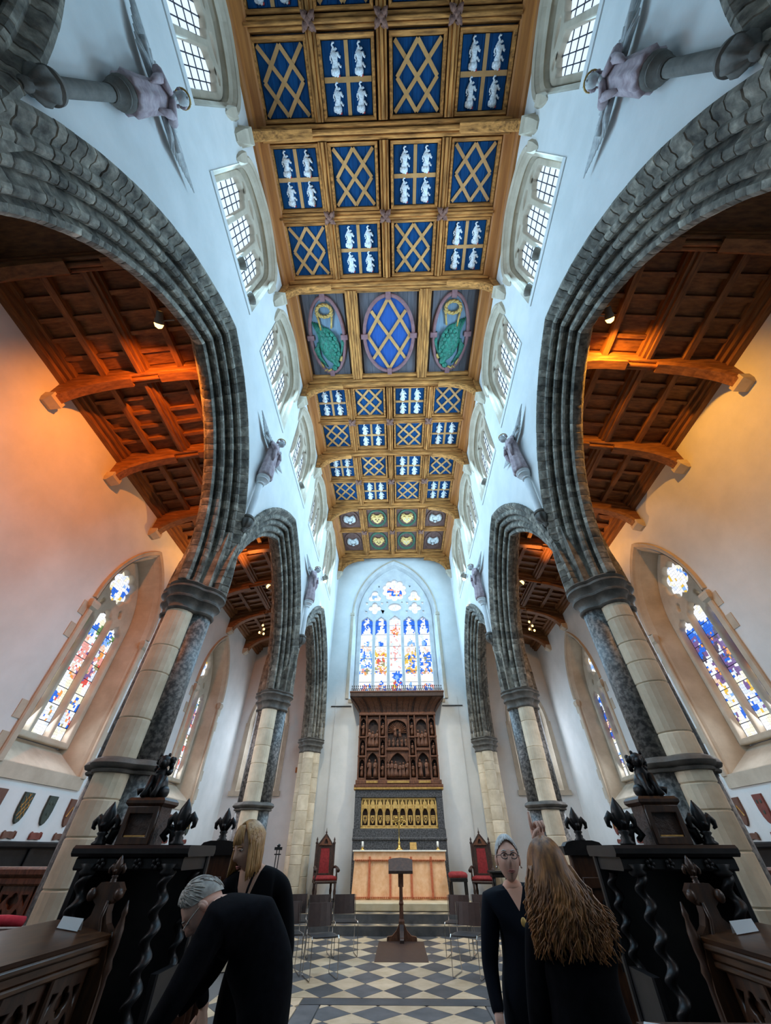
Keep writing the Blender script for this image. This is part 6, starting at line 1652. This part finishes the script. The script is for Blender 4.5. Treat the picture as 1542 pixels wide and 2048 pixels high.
# ---- white-haired person with glasses facing the camera
J = {'pel': (.63, 2.74, .93, .15, .17), 'waist': (.63, 2.73, 1.04, .145, .17), 'chest': (.62, 2.71, 1.17, .14, .165), 'uch': (.61, 2.70, 1.275, .095, .13), 'neck': (.60, 2.68, 1.335, .058), 'nck2': (.595, 2.67, 1.37, .054),
     'shL': (.455, 2.70, 1.265, .068), 'elL': (.405, 2.72, 1.08 - .06, .05), 'wrL': (.41, 2.64, .82 + .03, .033), 'shR': (.79, 2.72, 1.265, .068), 'elR': (.85, 2.74, 1.02, .05), 'wrR': (.80, 2.64, .86, .033)}
J.update(legs(.63, 2.74, .09, z=.9))
OX, OY, OZ = .105, .62, -.005
vneck_cloth('cloth_vneck_navy', (.005, .007, .012), (.66, .39, .29), .60 + OX, 1.235, .55, 2.70 + OY)
J = {k: (v[0] + OX, v[1] + OY, v[2] + OZ, *v[3:]) for k, v in J.items()}
hm = facing((.592 + OX, 2.635 + OY, 1.462 + OZ), -4, -4) @ Matrix.Scale(.92, 4)
p = build_person(J, hm, [(aim((.41 + OX, 2.64 + OY, .84 + OZ), (.02, -.15, -1), (.2, -1, 0)), 'relaxed', 1), (aim((.80 + OX, 2.63 + OY, .85 + OZ), (-.05, -.1, -1), (0, -1, 0)), 'relaxed', -1)],
                 'white-haired person with glasses and an amber pendant facing the camera', 'cloth_vneck_navy', 'skin_pink', neck_skin=False, browm='hair_white')
hair_cap(hm, 'hair_white', p, front=.72, back=2.0, side=1.45, seed=5, jig=.01, t=1.10, lift=.02)
mb = MB()
for q in (-1, 1):
    mb.tube([tuple(hm @ Vector((q * .032 + .022 * math.cos(t), -.098 + .006 * abs(math.cos(t)), .012 + .016 * math.sin(t)))) for t in (2 * PI * i / 18 for i in range(19))], .0022, 5)
    mb.tube([tuple(hm @ Vector(v)) for v in ((q * .054, -.092, .016), (q * .074, -.05, .016), (q * .080, .004, .010))], .002, 5)
mb.tube([tuple(hm @ Vector(v)) for v in ((-.010, -.100, .014), (0, -.107, .017), (.010, -.100, .014))], .002, 5)
mb.build('glasses', 'iron', p)
MB().tube([(.6 + OX + .065 * math.cos(t), 2.655 + OY - .055 * math.sin(t), 1.315 - .055 * max(0, math.sin(t))) for t in (2 * PI * i / 24 for i in range(25))], .0035, 5).build('necklace', 'chrome', p)
MB().ell((.605 + OX, 2.548 + OY, 1.195), (.016, .007, .02), 12, 8).build('pendant', 'gold', p, smooth=True)
mb = MB()
for q in (-1, 1): mb.ell(tuple(hm @ Vector((q * .083, .0, -.04))), (.006, .006, .006), 8, 6)
mb.build('earring', 'chrome', p, smooth=True)

# ---- long-haired woman seen from behind, pointing upward
J = {'pel': (.75, 2.44, .93, .14, .165), 'waist': (.745, 2.44, 1.04, .125, .15), 'chest': (.74, 2.44, 1.15, .125, .16), 'uch': (.73, 2.44, 1.245, .09, .125), 'neck': (.72, 2.44, 1.31, .056), 'nck2': (.715, 2.45, 1.345, .052),
     'shL': (.60, 2.47, 1.22, .062), 'elL': (.565, 2.52, 1.0, .052), 'wrL': (.56, 2.62, .82, .032), 'shR': (.90, 2.46, 1.235, .068), 'elR': (.95, 2.66, 1.24, .05), 'wrR': (.79, 2.80, 1.50, .031)}
J.update(legs(.75, 2.44, .09, z=.9, turn=PI))
hm = facing((.715, 2.47, 1.415), 172, -6)
p = build_person(J, hm, [(aim((.56, 2.63, .81), (.0, .1, -1), (0, 1, 0)), 'relaxed', -1), (aim((.80, 2.80, 1.505), (-.08, .02, 1), (.2, -1, 0)), 'point', -1)],
                 'person with long wavy auburn hair seen from behind, pointing upward', 'cloth_black', 'skin_pink', cuff=.045, browm='hair_auburn')
mb = MB(); rr = random.Random(21); inv = hm.inverted()
for i in range(700):
    th = rr.uniform(-.35, PI + .35)      # local +y is the back of the head (towards the camera)
    a0 = rr.uniform(.02, .45); pts = []; ph = rr.uniform(0, 6.28); fr = rr.uniform(9, 16); ln = rr.uniform(.15, .275); am = rr.uniform(.008, .026)
    sx = math.cos(th); sy = max(math.sin(th), -.2)
    for k in range(14):
        u = k / 13
        if u < .36:
            a = a0 + (1.55 - a0) * (u / .36); kk = 1.12 + .08 * u
            v = Vector((.074 * math.sin(a) * sx * kk * 1.06, .0935 * math.sin(a) * sy * kk * 1.05, .118 * math.cos(a) * kk)); last = hm @ v
            w = last
        else:
            d = (u - .36) / .64
            # falls over the back, spreading
            bx = last.x + (last.x - .715) * .95 * d + .03 * d * d; by = min(last.y, 2.42) - .065 * d * (1 - .3 * d) if sy > -.1 else last.y - .02 * d
            w = Vector((bx + am * d * math.sin(ph + fr * d), by + am * .6 * d * math.cos(ph + fr * d), last.z - ln * d))
        pts.append(tuple(w))
    strand(mb, pts, rr.uniform(.0055, .0095), 4)
mb.build('hair', 'hair_auburn', p, smooth=True)
MB().tube([tuple(hm @ Vector((.079 * math.sin(a), -.012, .112 * math.cos(a) + .006))) for a in (-1.2 + 2.4 * i / 14 for i in range(15))], .006, 6).build('hairband', 'iron', p)
